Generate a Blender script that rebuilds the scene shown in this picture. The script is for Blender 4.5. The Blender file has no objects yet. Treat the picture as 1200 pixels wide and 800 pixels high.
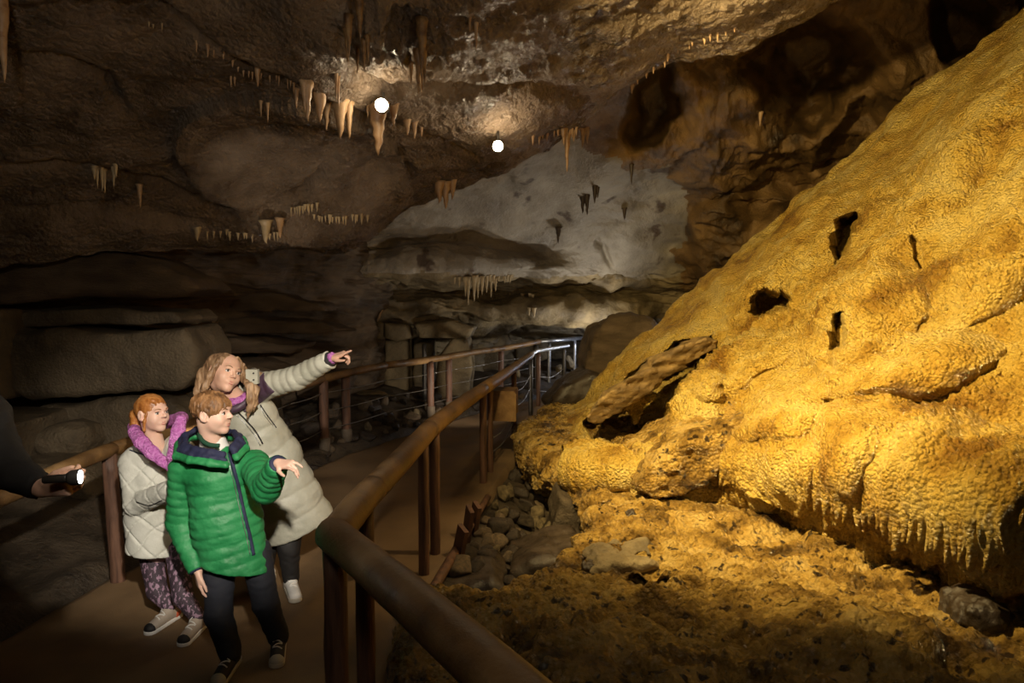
import bpy, math, random
import numpy as np
from mathutils import Vector, Matrix, Euler

SC = bpy.context.scene
COL = SC.collection
R = math.radians
HALF = math.pi / 2

# ------------------------------------------------------------------ camera, world, lights, exposure
PITCH = math.atan(55 / 800.0)
CAMZ = 1.9
cam_d = bpy.data.cameras.new('camera')
cam_d.sensor_width = 36.0
cam_d.lens = 24.0
cam_d.clip_start = 0.05
cam = bpy.data.objects.new('camera', cam_d)
COL.objects.link(cam)
cam.location = (0, 0, CAMZ)
cam.rotation_euler = (HALF - PITCH, 0, 0)
SC.camera = cam
SC.view_settings.view_transform = 'Standard'
SC.view_settings.look = 'None'
SC.view_settings.gamma = 1.0
SC.view_settings.use_curve_mapping = False
SC.view_settings.exposure = 0.0
SC.cycles.use_denoising = True
SC.cycles.max_bounces = 5
SC.cycles.diffuse_bounces = 3
SC.cycles.glossy_bounces = 2
SC.cycles.sample_clamp_indirect = 3.0
SC.cycles.sample_clamp_direct = 0.0
w = bpy.data.worlds.new('dark'); SC.world = w; w.use_nodes = True
w.node_tree.nodes['Background'].inputs[0].default_value = (0.5, 0.42, 0.33, 1)
w.node_tree.nodes['Background'].inputs[1].default_value = 0.0


def light(name, kind, loc, target, power, color, **kw):
    d = bpy.data.lights.new(name, kind)
    d.energy = power; d.color = color
    for k, v in kw.items(): setattr(d, k, v)
    o = bpy.data.objects.new(name, d); COL.objects.link(o)
    o.location = loc
    if target is not None:
        o.rotation_euler = (Vector(target) - Vector(loc)).to_track_quat('-Z', 'Y').to_euler()
    return o


def P_(px, py, Y):
    v = (400 - py) / 800.0; c_, s_ = math.cos(PITCH), math.sin(PITCH); dy = c_ + v * s_
    return ((px - 600) / 800.0 / dy * Y, Y, CAMZ + (v * c_ - s_) / dy * Y)


WARM = (1.0, 0.74, 0.31)
NEUT = (1.0, 0.86, 0.68)
COOL = (0.78, 0.84, 1.0)
# show lamp on the family
light('family_spot', 'SPOT', (0.1, 0.1, 2.75), (-1.72, 3.9, 1.14), 860, (1.0, 0.90, 0.76), spot_size=R(29), spot_blend=0.55, shadow_soft_size=0.05)
# warm show lamps washing the flowstone, then a fill for the path
light('flowstone_spot', 'SPOT', (-0.2, 3.3, 3.45), (2.9, 5.6, 1.6), 1620, WARM, spot_size=R(104), spot_blend=0.7, shadow_soft_size=0.06)
light('shelf_spot', 'SPOT', (0.9, 3.9, 3.3), (1.5, 4.7, 0.3), 200, WARM, spot_size=R(80), spot_blend=1.0, shadow_soft_size=0.06)
light('path_fill', 'SPOT', (1.2, 4.8, 3.2), (-.25, 4.9, 0), 130, (1, .72, .36), spot_size=R(46), spot_blend=0.8, shadow_soft_size=0.06)  # added to give the path the warm spill off the flowstone
# soft fills added over the left wall and the low roof, no fixtures there
light('wall_fill', 'SPOT', (-0.8, 0.5, 2.6), (-3.6, 7.0, 2.3), 100, NEUT, spot_size=R(80), spot_blend=0.9, shadow_soft_size=0.12)
light('roof_lamp', 'SPOT', (0.6, 2.4, 2.3), (-1.0, 6.6, 3.5), 42, NEUT, spot_size=R(80), spot_blend=0.9, shadow_soft_size=0.1)
# lamps hidden behind the crest of the flowstone and the boulders, with added fills among them
light('crest_lamp', 'SPOT', (3.0, 10.2, 1.5), (0.6, 9.5, 4.0), 210, COOL, spot_size=R(130), spot_blend=0.8, shadow_soft_size=0.1)
light('boulder_fill', 'SPOT', (1.95, 11.6, .7), (0.2, 11.6, 2.6), 110, (1, .93, .8), spot_size=R(150), spot_blend=0.8, shadow_soft_size=0.1)  # added low behind the boulder to brighten back wall and far roof
light('back_lamp', 'SPOT', (-.6, 9.3, .35), (-1.0, 12.0, 1.7), 40, NEUT, spot_size=R(140), spot_blend=.8, shadow_soft_size=0.1)
light('alcove_fill', 'SPOT', (1.0, 3.4, 3.0), (3.0, 8.6, 4.5), 150, (1, .74, .36), spot_size=R(55), spot_blend=0.9, shadow_soft_size=0.1)  # unseen spot added to brighten the amber alcoves
light('pocket_lamp', 'SPOT', (-2.5, 5.0, .5), P_(335, 203, 6.7), 95, (1, .84, .66), spot_size=R(38), spot_blend=0.5, shadow_soft_size=0.05)
light('lip_lamp', 'SPOT', (2.9, 9.4, 1.9), (0.9, 5.6, 3.8), 210, COOL, spot_size=R(70), spot_blend=0.9, shadow_soft_size=0.05)
light('rail_fill', 'SPOT', (0.1, -0.6, 3.2), (0.3, 2.8, .6), 46, NEUT, spot_size=R(60), spot_blend=1.0, shadow_soft_size=0.2)  # unseen fill added above the camera for the near rail
light('passage_lamp', 'POINT', (1.9, 13.6, 0.9), None, 30, COOL, shadow_soft_size=0.05)

# ------------------------------------------------------------------ pixel and depth -> world
cp, sp = math.cos(PITCH), math.sin(PITCH)


def P(px, py, Y):
    u = (px - 600) / 800.0
    v = (400 - py) / 800.0
    dy = cp + v * sp
    dz = -sp + v * cp
    return np.array([u / dy * Y, Y, CAMZ + dz / dy * Y])


def Pz(px, py, z):
    v = (400 - py) / 800.0
    dy = cp + v * sp
    dz = -sp + v * cp
    return P(px, py, (z - CAMZ) / dz * dy)


def proj(p):
    x, y, z = p[:, 0], p[:, 1], p[:, 2] - CAMZ
    d = y * cp - z * sp
    up = y * sp + z * cp
    d = np.where(d < 0.05, 0.05, d)
    return 600 + 800 * x / d, 400 - 800 * up / d


# ------------------------------------------------------------------ noise
_rng = np.random.RandomState(7)
_perm = _rng.permutation(256).astype(np.int32)
_perm = np.concatenate([_perm, _perm, _perm])
_g = _rng.normal(size=(256, 3)); _g /= np.linalg.norm(_g, axis=1)[:, None]
_g = _g.astype(np.float32)


def perlin(p, seed=0):
    p = np.asarray(p, dtype=np.float32) + np.float32(seed * 17.31)
    i = np.floor(p).astype(np.int32)
    f = p - i
    i &= 255
    u = f * f * f * (f * (f * 6 - 15) + 10)
    res = []
    X0, Y0, Z0 = i[:, 0], i[:, 1], i[:, 2]
    for dx in (0, 1):
        for dy in (0, 1):
            for dz in (0, 1):
                h = _perm[_perm[_perm[(X0 + dx) & 255] + ((Y0 + dy) & 255)] + ((Z0 + dz) & 255)]
                g = _g[h]
                res.append(g[:, 0] * (f[:, 0] - dx) + g[:, 1] * (f[:, 1] - dy) + g[:, 2] * (f[:, 2] - dz))
    a = [res[k] + (res[k + 1] - res[k]) * u[:, 2] for k in (0, 2, 4, 6)]
    b0 = a[0] + (a[1] - a[0]) * u[:, 1]
    b1 = a[2] + (a[3] - a[2]) * u[:, 1]
    return (b0 + (b1 - b0) * u[:, 0]) * 1.5


def fbm(p, octaves=4, seed=0, gain=0.5, lac=2.03):
    r = 0; a = 1.0; p = np.asarray(p, dtype=np.float32)
    for k in range(octaves):
        r = r + a * perlin(p, seed + k); a *= gain; p = p * lac
    return r


def ridged(p, octaves=4, seed=0, gain=0.5):
    r = 0; a = 1.0; p = np.asarray(p, dtype=np.float32)
    for k in range(octaves):
        r = r + a * (1 - 2 * np.abs(perlin(p, seed + k))); a *= gain; p = p * 2.03
    return r


def worley(p, seed=0, two=False):
    p = np.asarray(p, dtype=np.float32)
    i = np.floor(p).astype(np.int32); f = p - i
    f1 = np.full(len(p), 9.0, np.float32); f2 = f1.copy()
    for dx in (-1, 0, 1):
        for dy in (-1, 0, 1):
            for dz in (-1, 0, 1):
                h = _perm[_perm[_perm[(i[:, 0] + dx + seed) & 255] + ((i[:, 1] + dy) & 255)] + ((i[:, 2] + dz) & 255)]
                q = (_g[h] * 0.45 + 0.5)
                d = (q[:, 0] + dx - f[:, 0]) ** 2 + (q[:, 1] + dy - f[:, 1]) ** 2 + (q[:, 2] + dz - f[:, 2]) ** 2
                if two: f2 = np.minimum(f2, np.maximum(f1, d))
                f1 = np.minimum(f1, d)
    return (np.sqrt(f1), np.sqrt(f2)) if two else np.sqrt(f1)


def sstep(a, b, x):
    t = np.clip((x - a) / (b - a), 0, 1)
    return t * t * (3 - 2 * t)


# ------------------------------------------------------------------ objects
WL = {}


def setp(o, label=None, cat=None, group=None, kind=None):
    if label: o['label'] = label
    if cat: o['category'] = cat
    if group: o['group'] = group
    if kind: o['kind'] = kind
    return o


def empty(name, loc, label=None, cat=None, group=None):
    o = bpy.data.objects.new(name, None); COL.objects.link(o)
    o.location = loc; o.empty_display_size = 0.1
    WL[o.name] = np.array(loc, dtype=float)
    return setp(o, label, cat, group)


def mk(name, V, F, mat, parent=None, smooth=True, label=None, cat=None, group=None, kind=None, origin=None):
    V = np.asarray(V, dtype=np.float64)
    if parent is not None: org = WL[parent.name]
    elif origin is not None: org = np.array(origin, float)
    else: org = np.array([(V[:, 0].min() + V[:, 0].max()) / 2, (V[:, 1].min() + V[:, 1].max()) / 2, V[:, 2].min()])
    me = bpy.data.meshes.new(name)
    if isinstance(F, np.ndarray):
        n = F.shape[1]
        me.vertices.add(len(V)); me.vertices.foreach_set('co', (V - org).astype(np.float32).ravel())
        me.loops.add(F.size); me.loops.foreach_set('vertex_index', F.astype(np.int32).ravel())
        me.polygons.add(len(F)); me.polygons.foreach_set('loop_start', (np.arange(len(F)) * n).astype(np.int32))
        me.update(calc_edges=True)
    else:
        me.from_pydata((V - org).tolist(), [], F)
    me.polygons.foreach_set('use_smooth', [smooth] * len(me.polygons))
    for m in (mat if isinstance(mat, (list, tuple)) else [mat]): me.materials.append(m)
    o = bpy.data.objects.new(name, me); COL.objects.link(o)
    if parent is not None:
        o.parent = parent; WL[o.name] = org
    else:
        o.location = org; WL[o.name] = org
    return setp(o, label, cat, group, kind)


def merge(parts):
    Vs, Fs, n = [], [], 0
    for V, F in parts:
        Vs.append(np.asarray(V, float)); Fs += [[i + n for i in f] for f in F]; n += len(V)
    return np.vstack(Vs), Fs


def tube(pts, rad, seg=10, caps=True, sq=1.0, wob=0.0, seed=0):
    """round bar along a polyline with a radius per point"""
    pts = np.asarray(pts, float); n = len(pts)
    rad = np.full(n, rad) if np.isscalar(rad) else np.asarray(rad, float)
    T = np.gradient(pts, axis=0); T /= np.linalg.norm(T, axis=1)[:, None] + 1e-9
    up = np.array([0, 0, 1.0]) if abs(T[0, 2]) < 0.9 else np.array([1.0, 0, 0])
    V = []; a = np.linspace(0, 2 * math.pi, seg, endpoint=False)
    rs = np.random.RandomState(seed)
    for k in range(n):
        s = np.cross(T[k], up); s /= np.linalg.norm(s) + 1e-9
        t = np.cross(s, T[k])
        rr = rad[k] * (1 + wob * rs.uniform(-1, 1, seg))
        V.append(pts[k] + np.outer(np.cos(a) * rr, s) + np.outer(np.sin(a) * rr * sq, t))
        up = t
    V = np.vstack(V); F = []
    for k in range(n - 1):
        for j in range(seg):
            j2 = (j + 1) % seg
            F.append([k * seg + j, k * seg + j2, (k + 1) * seg + j2, (k + 1) * seg + j])
    if caps:
        F.append(list(range(seg))[::-1]); F.append([(n - 1) * seg + j for j in range(seg)])
    return V, F


def box(c, s, rot=0.0, tilt=None):
    V = np.array([[x, y, z] for x in (-.5, .5) for y in (-.5, .5) for z in (-.5, .5)]) * np.array(s)
    M = np.array(Euler((tilt or 0, 0, rot)).to_matrix())
    V = V @ M.T + np.array(c)
    return V, [[0, 1, 3, 2], [4, 6, 7, 5], [0, 4, 5, 1], [2, 3, 7, 6], [0, 2, 6, 4], [1, 5, 7, 3]]


# ------------------------------------------------------------------ lofts and signed-distance meshes
def cr(C, n, axis=0):
    """Catmull-Rom resampling of control points along an axis"""
    C = np.moveaxis(np.asarray(C, float), axis, 0)
    K = len(C); t = np.linspace(0, K - 1, n); i = np.minimum(t.astype(int), K - 2); f = (t - i)
    f = f.reshape((-1,) + (1,) * (C.ndim - 1))
    E = np.concatenate([2 * C[:1] - C[1:2], C, 2 * C[-1:] - C[-2:-1]])
    a, b, c, d = E[i], E[i + 1], E[i + 2], E[i + 3]
    r = 0.5 * (2 * b + (c - a) * f + (2 * a - 5 * b + 4 * c - d) * f ** 2 + (3 * b - a - 3 * c + d) * f ** 3)
    return np.moveaxis(r, 0, axis)


def gridmesh(nr, nc):
    i = np.arange((nr - 1) * (nc - 1)); r = i // (nc - 1); c = i % (nc - 1)
    a = r * nc + c
    return np.stack([a, a + 1, a + nc + 1, a + nc], axis=1)


def gnormals(G):
    du = np.gradient(G, axis=0); dv = np.gradient(G, axis=1)
    n = np.cross(du, dv); n /= np.linalg.norm(n, axis=2)[:, :, None] + 1e-12
    return n


def surfnets(F, lo, h):
    ins = F < 0
    nx, ny, nz = F.shape
    cnt = np.zeros((nx - 1, ny - 1, nz - 1), np.int8)
    for dx in (0, 1):
        for dy in (0, 1):
            for dz in (0, 1):
                cnt += ins[dx:nx - 1 + dx, dy:ny - 1 + dy, dz:nz - 1 + dz]
    act = (cnt > 0) & (cnt < 8)
    ci = np.argwhere(act)
    idx = np.full(act.shape, -1, np.int32); idx[act] = np.arange(len(ci))
    vals = {}
    for dx in (0, 1):
        for dy in (0, 1):
            for dz in (0, 1):
                vals[(dx, dy, dz)] = F[ci[:, 0] + dx, ci[:, 1] + dy, ci[:, 2] + dz]
    acc = np.zeros((len(ci), 3)); c = np.zeros(len(ci))
    for ax in range(3):
        for a in (0, 1):
            for b in (0, 1):
                p0 = [0, 0, 0]; o = [k for k in range(3) if k != ax]; p0[o[0]] = a; p0[o[1]] = b
                p1 = list(p0); p1[ax] = 1
                v0, v1 = vals[tuple(p0)], vals[tuple(p1)]
                m = (v0 < 0) != (v1 < 0)
                t = np.where(m, v0 / np.where(m, v0 - v1, 1), 0)
                q = np.tile(np.array(p0, float), (len(ci), 1)); q[:, ax] = t
                acc += q * m[:, None]; c += m
    V = (ci + acc / np.maximum(c, 1)[:, None]) * h + lo
    Q = []
    for ax in range(3):
        o1, o2 = (ax + 1) % 3, (ax + 2) % 3
        sl0 = [slice(1, -1)] * 3; sl1 = [slice(1, -1)] * 3
        sl0[ax] = slice(0, -1); sl1[ax] = slice(1, None)
        a, b = ins[tuple(sl0)], ins[tuple(sl1)]
        for flip, m in ((False, a & ~b), (True, ~a & b)):
            e = np.argwhere(m)
            if not len(e): continue
            e[:, o1] += 1; e[:, o2] += 1
            def cell(d1, d2):
                q = e.copy(); q[:, o1] += d1; q[:, o2] += d2
                return idx[q[:, 0], q[:, 1], q[:, 2]]
            quad = np.stack([cell(-1, -1), cell(0, -1), cell(0, 0), cell(-1, 0)], axis=1)
            if flip: quad = quad[:, ::-1]
            Q.append(quad)
    return V, (np.concatenate(Q) if Q else np.zeros((0, 4), int))


def sdfmesh(f, lo, hi, h, lip=1.4):
    lo = np.array(lo, float) - 3 * h; hi = np.array(hi, float) + 3 * h
    n = np.maximum(np.ceil((hi - lo) / (4 * h)).astype(int), 2)
    ax = [lo[k] + np.arange(n[k] + 1) * 4 * h for k in range(3)]
    g = np.stack(np.meshgrid(*ax, indexing='ij'), -1).reshape(-1, 3)
    Fc = f(g).reshape(n + 1)
    nf = 4 * n + 1
    ii = [np.minimum((np.arange(nf[k]) + 2) // 4, n[k]) for k in range(3)]
    Ff = Fc[np.ix_(*ii)].astype(np.float32)
    mask = np.abs(Ff) < 4 * h * 0.87 * lip + h
    idx = np.argwhere(mask)
    Ff[mask] = f(idx * h + lo).astype(np.float32)
    Ff[0] = np.maximum(Ff[0], h); Ff[-1] = np.maximum(Ff[-1], h)
    Ff[:, 0] = np.maximum(Ff[:, 0], h); Ff[:, -1] = np.maximum(Ff[:, -1], h)
    Ff[:, :, 0] = np.maximum(Ff[:, :, 0], h); Ff[:, :, -1] = np.maximum(Ff[:, :, -1], h)
    return surfnets(Ff, lo, h)


def sd_cone(p, a, b, ra, rb, flat=None):
    """tapered capsule; flat = (axis vector, factor) squashes the distance along an axis"""
    a = np.asarray(a, float); b = np.asarray(b, float)
    ba = b - a; t = np.clip((p - a) @ ba / max(ba @ ba, 1e-12), 0, 1)
    q = p - (a + t[:, None] * ba)
    if flat is not None:
        ax = np.asarray(flat[0], float); ax = ax / np.linalg.norm(ax)
        c = q @ ax
        q = q + np.outer(c * (flat[1] - 1), ax)
        return (np.linalg.norm(q, axis=1) - (ra + (rb - ra) * t)) / max(1.0, flat[1] * 0.85)
    return np.linalg.norm(q, axis=1) - (ra + (rb - ra) * t)


def sd_ell(p, c, r, M=None):
    q = p - np.asarray(c, float)
    if M is not None: q = q @ M
    r = np.asarray(r, float)
    k0 = np.linalg.norm(q / r, axis=1); k1 = np.linalg.norm(q / (r * r), axis=1)
    return k0 * (k0 - 1) / (k1 + 1e-9)


def smin(a, b, k):
    h = np.clip(0.5 + 0.5 * (b - a) / k, 0, 1)
    return b + (a - b) * h - k * h * (1 - h)


def smax(a, b, k): return -smin(-a, -b, k)


def sd_poly2(x, y, poly):
    poly = np.asarray(poly, float); n = len(poly)
    d = np.full(len(x), 1e9); s = np.ones(len(x))
    for i in range(n):
        a = poly[i]; b = poly[i - 1]
        ex, ey = b - a; wx, wy = x - a[0], y - a[1]
        t = np.clip((wx * ex + wy * ey) / (ex * ex + ey * ey + 1e-12), 0, 1)
        d = np.minimum(d, (wx - ex * t) ** 2 + (wy - ey * t) ** 2)
        c1 = y >= a[1]; c2 = y < b[1]; c3 = ex * wy > ey * wx
        fl = (c1 & c2 & c3) | (~c1 & ~c2 & ~c3)
        s = np.where(fl, -s, s)
    return s * np.sqrt(d)
# ------------------------------------------------------------------ materials
def ramp(nt, src, stops):
    r = nt.nodes.new('ShaderNodeValToRGB')
    el = r.color_ramp.elements
    while len(el) < len(stops): el.new(0.5)
    for e, (p, c) in zip(el, stops): e.position = p; e.color = (*c, 1)
    nt.links.new(src, r.inputs[0]); return r.outputs[0]


def mat(name, cols, scale=3.0, rough=(0.5, 0.8), bump=0.3, bscale=40.0, bdist=0.01, detail=8, stretch=(1, 1, 1), metal=0.0,
        cells=0.0, cscale=30.0, spec=0.5, sheen=0.0, dots=None, coat=0.0, sss=0.0):
    m = bpy.data.materials.new(name); m.use_nodes = True
    nt = m.node_tree; b = nt.nodes['Principled BSDF']; L = nt.links.new
    tc = nt.nodes.new('ShaderNodeTexCoord'); mp = nt.nodes.new('ShaderNodeMapping'); mp.inputs['Scale'].default_value = stretch
    L(tc.outputs['Object'], mp.inputs[0])
    n1 = nt.nodes.new('ShaderNodeTexNoise'); n1.inputs['Scale'].default_value = scale; n1.inputs['Detail'].default_value = detail
    n1.inputs['Roughness'].default_value = 0.62; L(mp.outputs[0], n1.inputs['Vector'])
    k = len(cols)
    lo, hi = 0.34, 0.66
    c = ramp(nt, n1.outputs[0], [(lo + (hi - lo) * i / max(k - 1, 1), cols[i]) for i in range(k)]) if k > 1 else None
    if dots:
        n3 = nt.nodes.new('ShaderNodeTexNoise'); n3.inputs['Scale'].default_value = dots[1]; n3.inputs['Detail'].default_value = 3
        L(mp.outputs[0], n3.inputs['Vector'])
        f = nt.nodes.new('ShaderNodeValToRGB'); f.color_ramp.elements[0].position = dots[2]; f.color_ramp.elements[1].position = dots[2] + 0.06
        L(n3.outputs[0], f.inputs[0])
        mx = nt.nodes.new('ShaderNodeMix'); mx.data_type = 'RGBA'
        L(f.outputs[0], mx.inputs[0])
        if c: L(c, mx.inputs[6])
        else: mx.inputs[6].default_value = (*cols[0], 1)
        mx.inputs[7].default_value = (*dots[0], 1); c = mx.outputs[2]
    if c: L(c, b.inputs['Base Color'])
    else: b.inputs['Base Color'].default_value = (*cols[0], 1)
    n2 = nt.nodes.new('ShaderNodeTexNoise'); n2.inputs['Scale'].default_value = bscale; n2.inputs['Detail'].default_value = 6
    n2.inputs['Roughness'].default_value = 0.65
    L(mp.outputs[0], n2.inputs['Vector'])
    rr = nt.nodes.new('ShaderNodeMapRange'); rr.inputs[1].default_value = 0.35; rr.inputs[2].default_value = 0.65
    rr.inputs[3].default_value = rough[0]; rr.inputs[4].default_value = rough[1]
    L(n1.outputs[0], rr.inputs[0]); L(rr.outputs[0], b.inputs['Roughness'])
    h = n2.outputs[0]
    if cells:
        v = nt.nodes.new('ShaderNodeTexVoronoi'); v.inputs['Scale'].default_value = cscale; L(mp.outputs[0], v.inputs['Vector'])
        ma = nt.nodes.new('ShaderNodeMath'); ma.operation = 'MULTIPLY_ADD'; ma.inputs[1].default_value = -cells
        L(v.outputs['Distance'], ma.inputs[0]); L(h, ma.inputs[2]); h = ma.outputs[0]
    if bump:
        bp = nt.nodes.new('ShaderNodeBump'); bp.inputs['Strength'].default_value = bump; bp.inputs['Distance'].default_value = bdist
        L(h, bp.inputs['Height']); L(bp.outputs[0], b.inputs['Normal'])
    b.inputs['Metallic'].default_value = metal
    b.inputs['Specular IOR Level'].default_value = spec
    b.inputs['Sheen Weight'].default_value = sheen
    b.inputs['Coat Weight'].default_value = coat; b.inputs['Coat Roughness'].default_value = 0.12
    if sss: b.inputs['Subsurface Weight'].default_value = sss; b.inputs['Subsurface Radius'].default_value = (0.01, 0.004, 0.002); b.inputs['Subsurface Scale'].default_value = 1.0
    return m


def glow(name, col, strength):
    m = bpy.data.materials.new(name); m.use_nodes = True
    b = m.node_tree.nodes['Principled BSDF']; b.inputs['Base Color'].default_value = (*col, 1)
    b.inputs['Emission Color'].default_value = (*col, 1); b.inputs['Emission Strength'].default_value = strength
    return m


M = {
 'flow': mat('flowstone', [(.26, .13, .022), (.52, .32, .055), (.64, .44, .10), (.70, .52, .16)], 1.8, (.12, .38), 1.0, 70, .035, cells=1.0, cscale=44, spec=.7, dots=((.22, .11, .02), 26, .66)),
 'shelf': mat('wet_calcite_shelf', [(.07, .038, .012), (.26, .15, .035), (.50, .31, .07), (.62, .42, .13)], 3.6, (.10, .38), 1.0, 60, .045, cells=.9, cscale=32, spec=.8, dots=((.05, .028, .01), 15, .60)),
 'slabrock': mat('stained_slab', [(.08, .05, .022), (.22, .14, .055), (.42, .28, .11)], 3.0, (.35, .7), .8, 40, .02, stretch=(1, 1, 2.5)),
 'ceil': mat('ceiling_limestone', [(.075, .050, .032), (.155, .108, .07), (.24, .178, .125)], 1.9, (.18, .55), 1.0, 40, .04, cells=.6, cscale=26, spec=.7),
 'far': mat('pale_limestone', [(.17, .14, .105), (.29, .25, .195), (.40, .355, .29)], 1.2, (.35, .7), .7, 22, .03, dots=((.09, .06, .04), 2.2, .60)),
 'alcove': mat('brown_ochre_rock', [(.045, .028, .014), (.15, .085, .03), (.26, .15, .05)], 1.8, (.3, .65), .9, 24, .03),
 'block': mat('grey_brown_bedrock', [(.06, .043, .024), (.115, .084, .048), (.165, .122, .072)], 2.2, (.55, .85), .9, 45, .02, cells=.4, cscale=30),
 'bed': mat('dark_bedded_rock', [(.06, .038, .022), (.12, .08, .045), (.19, .13, .08)], 1.6, (.5, .8), .9, 30, .03, stretch=(1, 1, 3.5)),
 'back': mat('back_wall_rock', [(.08, .058, .03), (.2, .15, .08), (.32, .245, .135)], 1.6, (.5, .8), .8, 26, .03),
 'path': mat('sandy_path', [(.13, .08, .04), (.2, .125, .06), (.25, .16, .08)], 1.2, (.6, .85), .5, 160, .006),
 'rubble': mat('dark_rubble_floor', [(.03, .021, .013), (.07, .05, .03), (.11, .08, .05)], 4, (.5, .8), 1.0, 30, .03),
 'stone': mat('loose_stone', [(.06, .042, .026), (.13, .092, .055), (.2, .14, .08)], 5, (.4, .75), .7, 50, .01),
 'darkstone': mat('dark_wet_stone', [(.02, .014, .01), (.045, .032, .022), (.07, .05, .035)], 6, (.25, .55), .7, 50, .01),
 'stal': mat('stalactite_calcite', [(.28, .16, .08), (.40, .25, .13), (.46, .31, .18)], 9, (.25, .5), .5, 50, .006),
 'stal_pale': mat('pale_stalactite_calcite', [(.36, .27, .15), (.48, .37, .22)], 9, (.3, .5), .5, 50, .006),
 'stal_brown': mat('brown_hanging_rock', [(.08, .04, .018), (.2, .11, .04), (.3, .18, .07)], 14, (.3, .5), .7, 50, .01),
 'stal_dark': mat('dark_stalactite_rock', [(.05, .035, .025), (.1, .07, .05)], 9, (.3, .5), .5, 50, .006),
 'wood': mat('aged_round_timber', [(.10, .052, .02), (.2, .11, .04), (.3, .18, .075)], 3.5, (.38, .6), .6, 34, .006, stretch=(1, 1, 1)),
 'post': mat('red_brown_post_timber', [(.06, .03, .02), (.13, .065, .04), (.2, .10, .06)], 4, (.45, .7), .7, 22, .008, stretch=(6, 6, .6)),
 'foot': mat('concrete_collar', [(.12, .09, .06), (.18, .14, .1)], 12, (.7, .9), .4, 60, .004),
 'metal': mat('brushed_steel', [(.42, .43, .45), (.55, .56, .58)], 14, (.3, .45), .2, 60, .002, metal=.9),
 'darkmetal': mat('dark_steel', [(.05, .045, .04), (.09, .08, .07)], 14, (.4, .6), .2, 60, .002, metal=.6),
 'wire': mat('steel_wire', [(.2, .18, .16), (.3, .28, .25)], 14, (.4, .5), 0, metal=.7),
 'bulb': glow('lamp_glass', (1.0, .86, .6), 60),
 'lampbody': mat('lamp_housing', [(.04, .035, .03)], 4, (.4, .6), 0),
}
# ------------------------------------------------------------------ cave shell
def loft(C, nr, nc): return cr(cr(C, nr, 0), nc, 1)


def ell(px, py, cx, cy, rx, ry, ang=0.0):
    a = R(ang); dx, dy = px - cx, py - cy
    u = dx * math.cos(a) + dy * math.sin(a); v = -dx * math.sin(a) + dy * math.cos(a)
    return np.sqrt((u / rx) ** 2 + (v / ry) ** 2)


def dome(r, p=0.5): return np.clip(1 - r * r, 0, 1) ** p


def seg_d(px, py, pts):
    """distance in pixels to a polyline, and side (positive = below)"""
    d = np.full(len(px), 1e9)
    for a, b in zip(pts[:-1], pts[1:]):
        ex, ey = b[0] - a[0], b[1] - a[1]
        t = np.clip(((px - a[0]) * ex + (py - a[1]) * ey) / (ex * ex + ey * ey), 0, 1)
        d = np.minimum(d, np.hypot(px - a[0] - t * ex, py - a[1] - t * ey))
    return d


def crack(px, py, pts, w, depth):
    return -depth * np.exp(-(seg_d(px, py, pts) / w) ** 2)


def relief(name, C, nr, nc, mt, fn, toward, kind='structure', parent=None, **kw):
    """loft through control points, then displaced along its normals by fn(world, px, py)"""
    G = loft(C, nr, nc)
    N = gnormals(G)
    mid = G[nr // 2, nc // 2]
    if np.dot(N[nr // 2, nc // 2], np.array(toward) - mid) < 0: N = -N
    p = G.reshape(-1, 3); px, py = proj(p)
    out = fn(p, px, py)
    if isinstance(out, tuple):
        h, back = out
        v = p - np.array([0, 0, CAMZ]); v /= np.linalg.norm(v, axis=1)[:, None]
        q = p + N.reshape(-1, 3) * h[:, None] + v * back[:, None]
    else: q = p + N.reshape(-1, 3) * out[:, None]
    F = gridmesh(nr, nc)
    if np.dot(np.cross(G[1, 0] - G[0, 0], G[0, 1] - G[0, 0]), N[0, 0]) < 0: F = F[:, ::-1]
    return mk(name, q, F, mt, parent, kind=kind, **kw), q.reshape(nr, nc, 3)


# --- near roof: everything on this side of the long diagonal lip
edge = [(-500, 330), (-150, 315), (60, 300), (210, 292), (330, 290), (400, 285), (470, 252), (540, 215), (590, 190), (650, 162), (730, 108),
        (800, 62), (880, 32), (960, 4), (1060, -60), (1300, -200)]
eY = [5.0, 5.6, 6.0, 6.6, 7.3, 7.9, 8.2, 8.0, 7.6, 7.3, 6.8, 6.4, 6.0, 5.7, 5.3, 4.6]
rows = []
top = [P(x, y, Y) for (x, y), Y in zip(edge, eY)]
K = len(edge)
xs0 = np.linspace(-7, 5.5, K)
rows.append([np.array([x, -3.5, 3.5]) for x in xs0])
rows.append([np.array([x * 0.95, -0.8, 3.75]) for x in xs0])
rows.append([np.array([t[0] * 0.3 + x * 0.60, 1.8, 3.75]) for t, x in zip(top, xs0)])
for f, dz in ((0.52, 0.10), (0.72, 0.12), (0.88, 0.06), (1.0, 0.0)):
    r = []
    for k, t in enumerate(top):
        z0 = 3.8
        a = np.array([t[0] * 0.55, 2.6, z0 + 0.1])
        q = a + (t - a) * ((f - 0.38) / 0.62)
        q = q + np.array([0, 0, dz + (0.1 if k < 5 else 0)])
        r.append(q)
    rows.append(r)
rows[-1] = top
rows.append([t + np.array([0.1, 0.28, 0.06]) for t in top])
rows.append([t + np.array([0.2, 0.45, 0.45]) for t in top])
rows.append([t + np.array([0.3, 0.6, 1.2]) for t in top])


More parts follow.
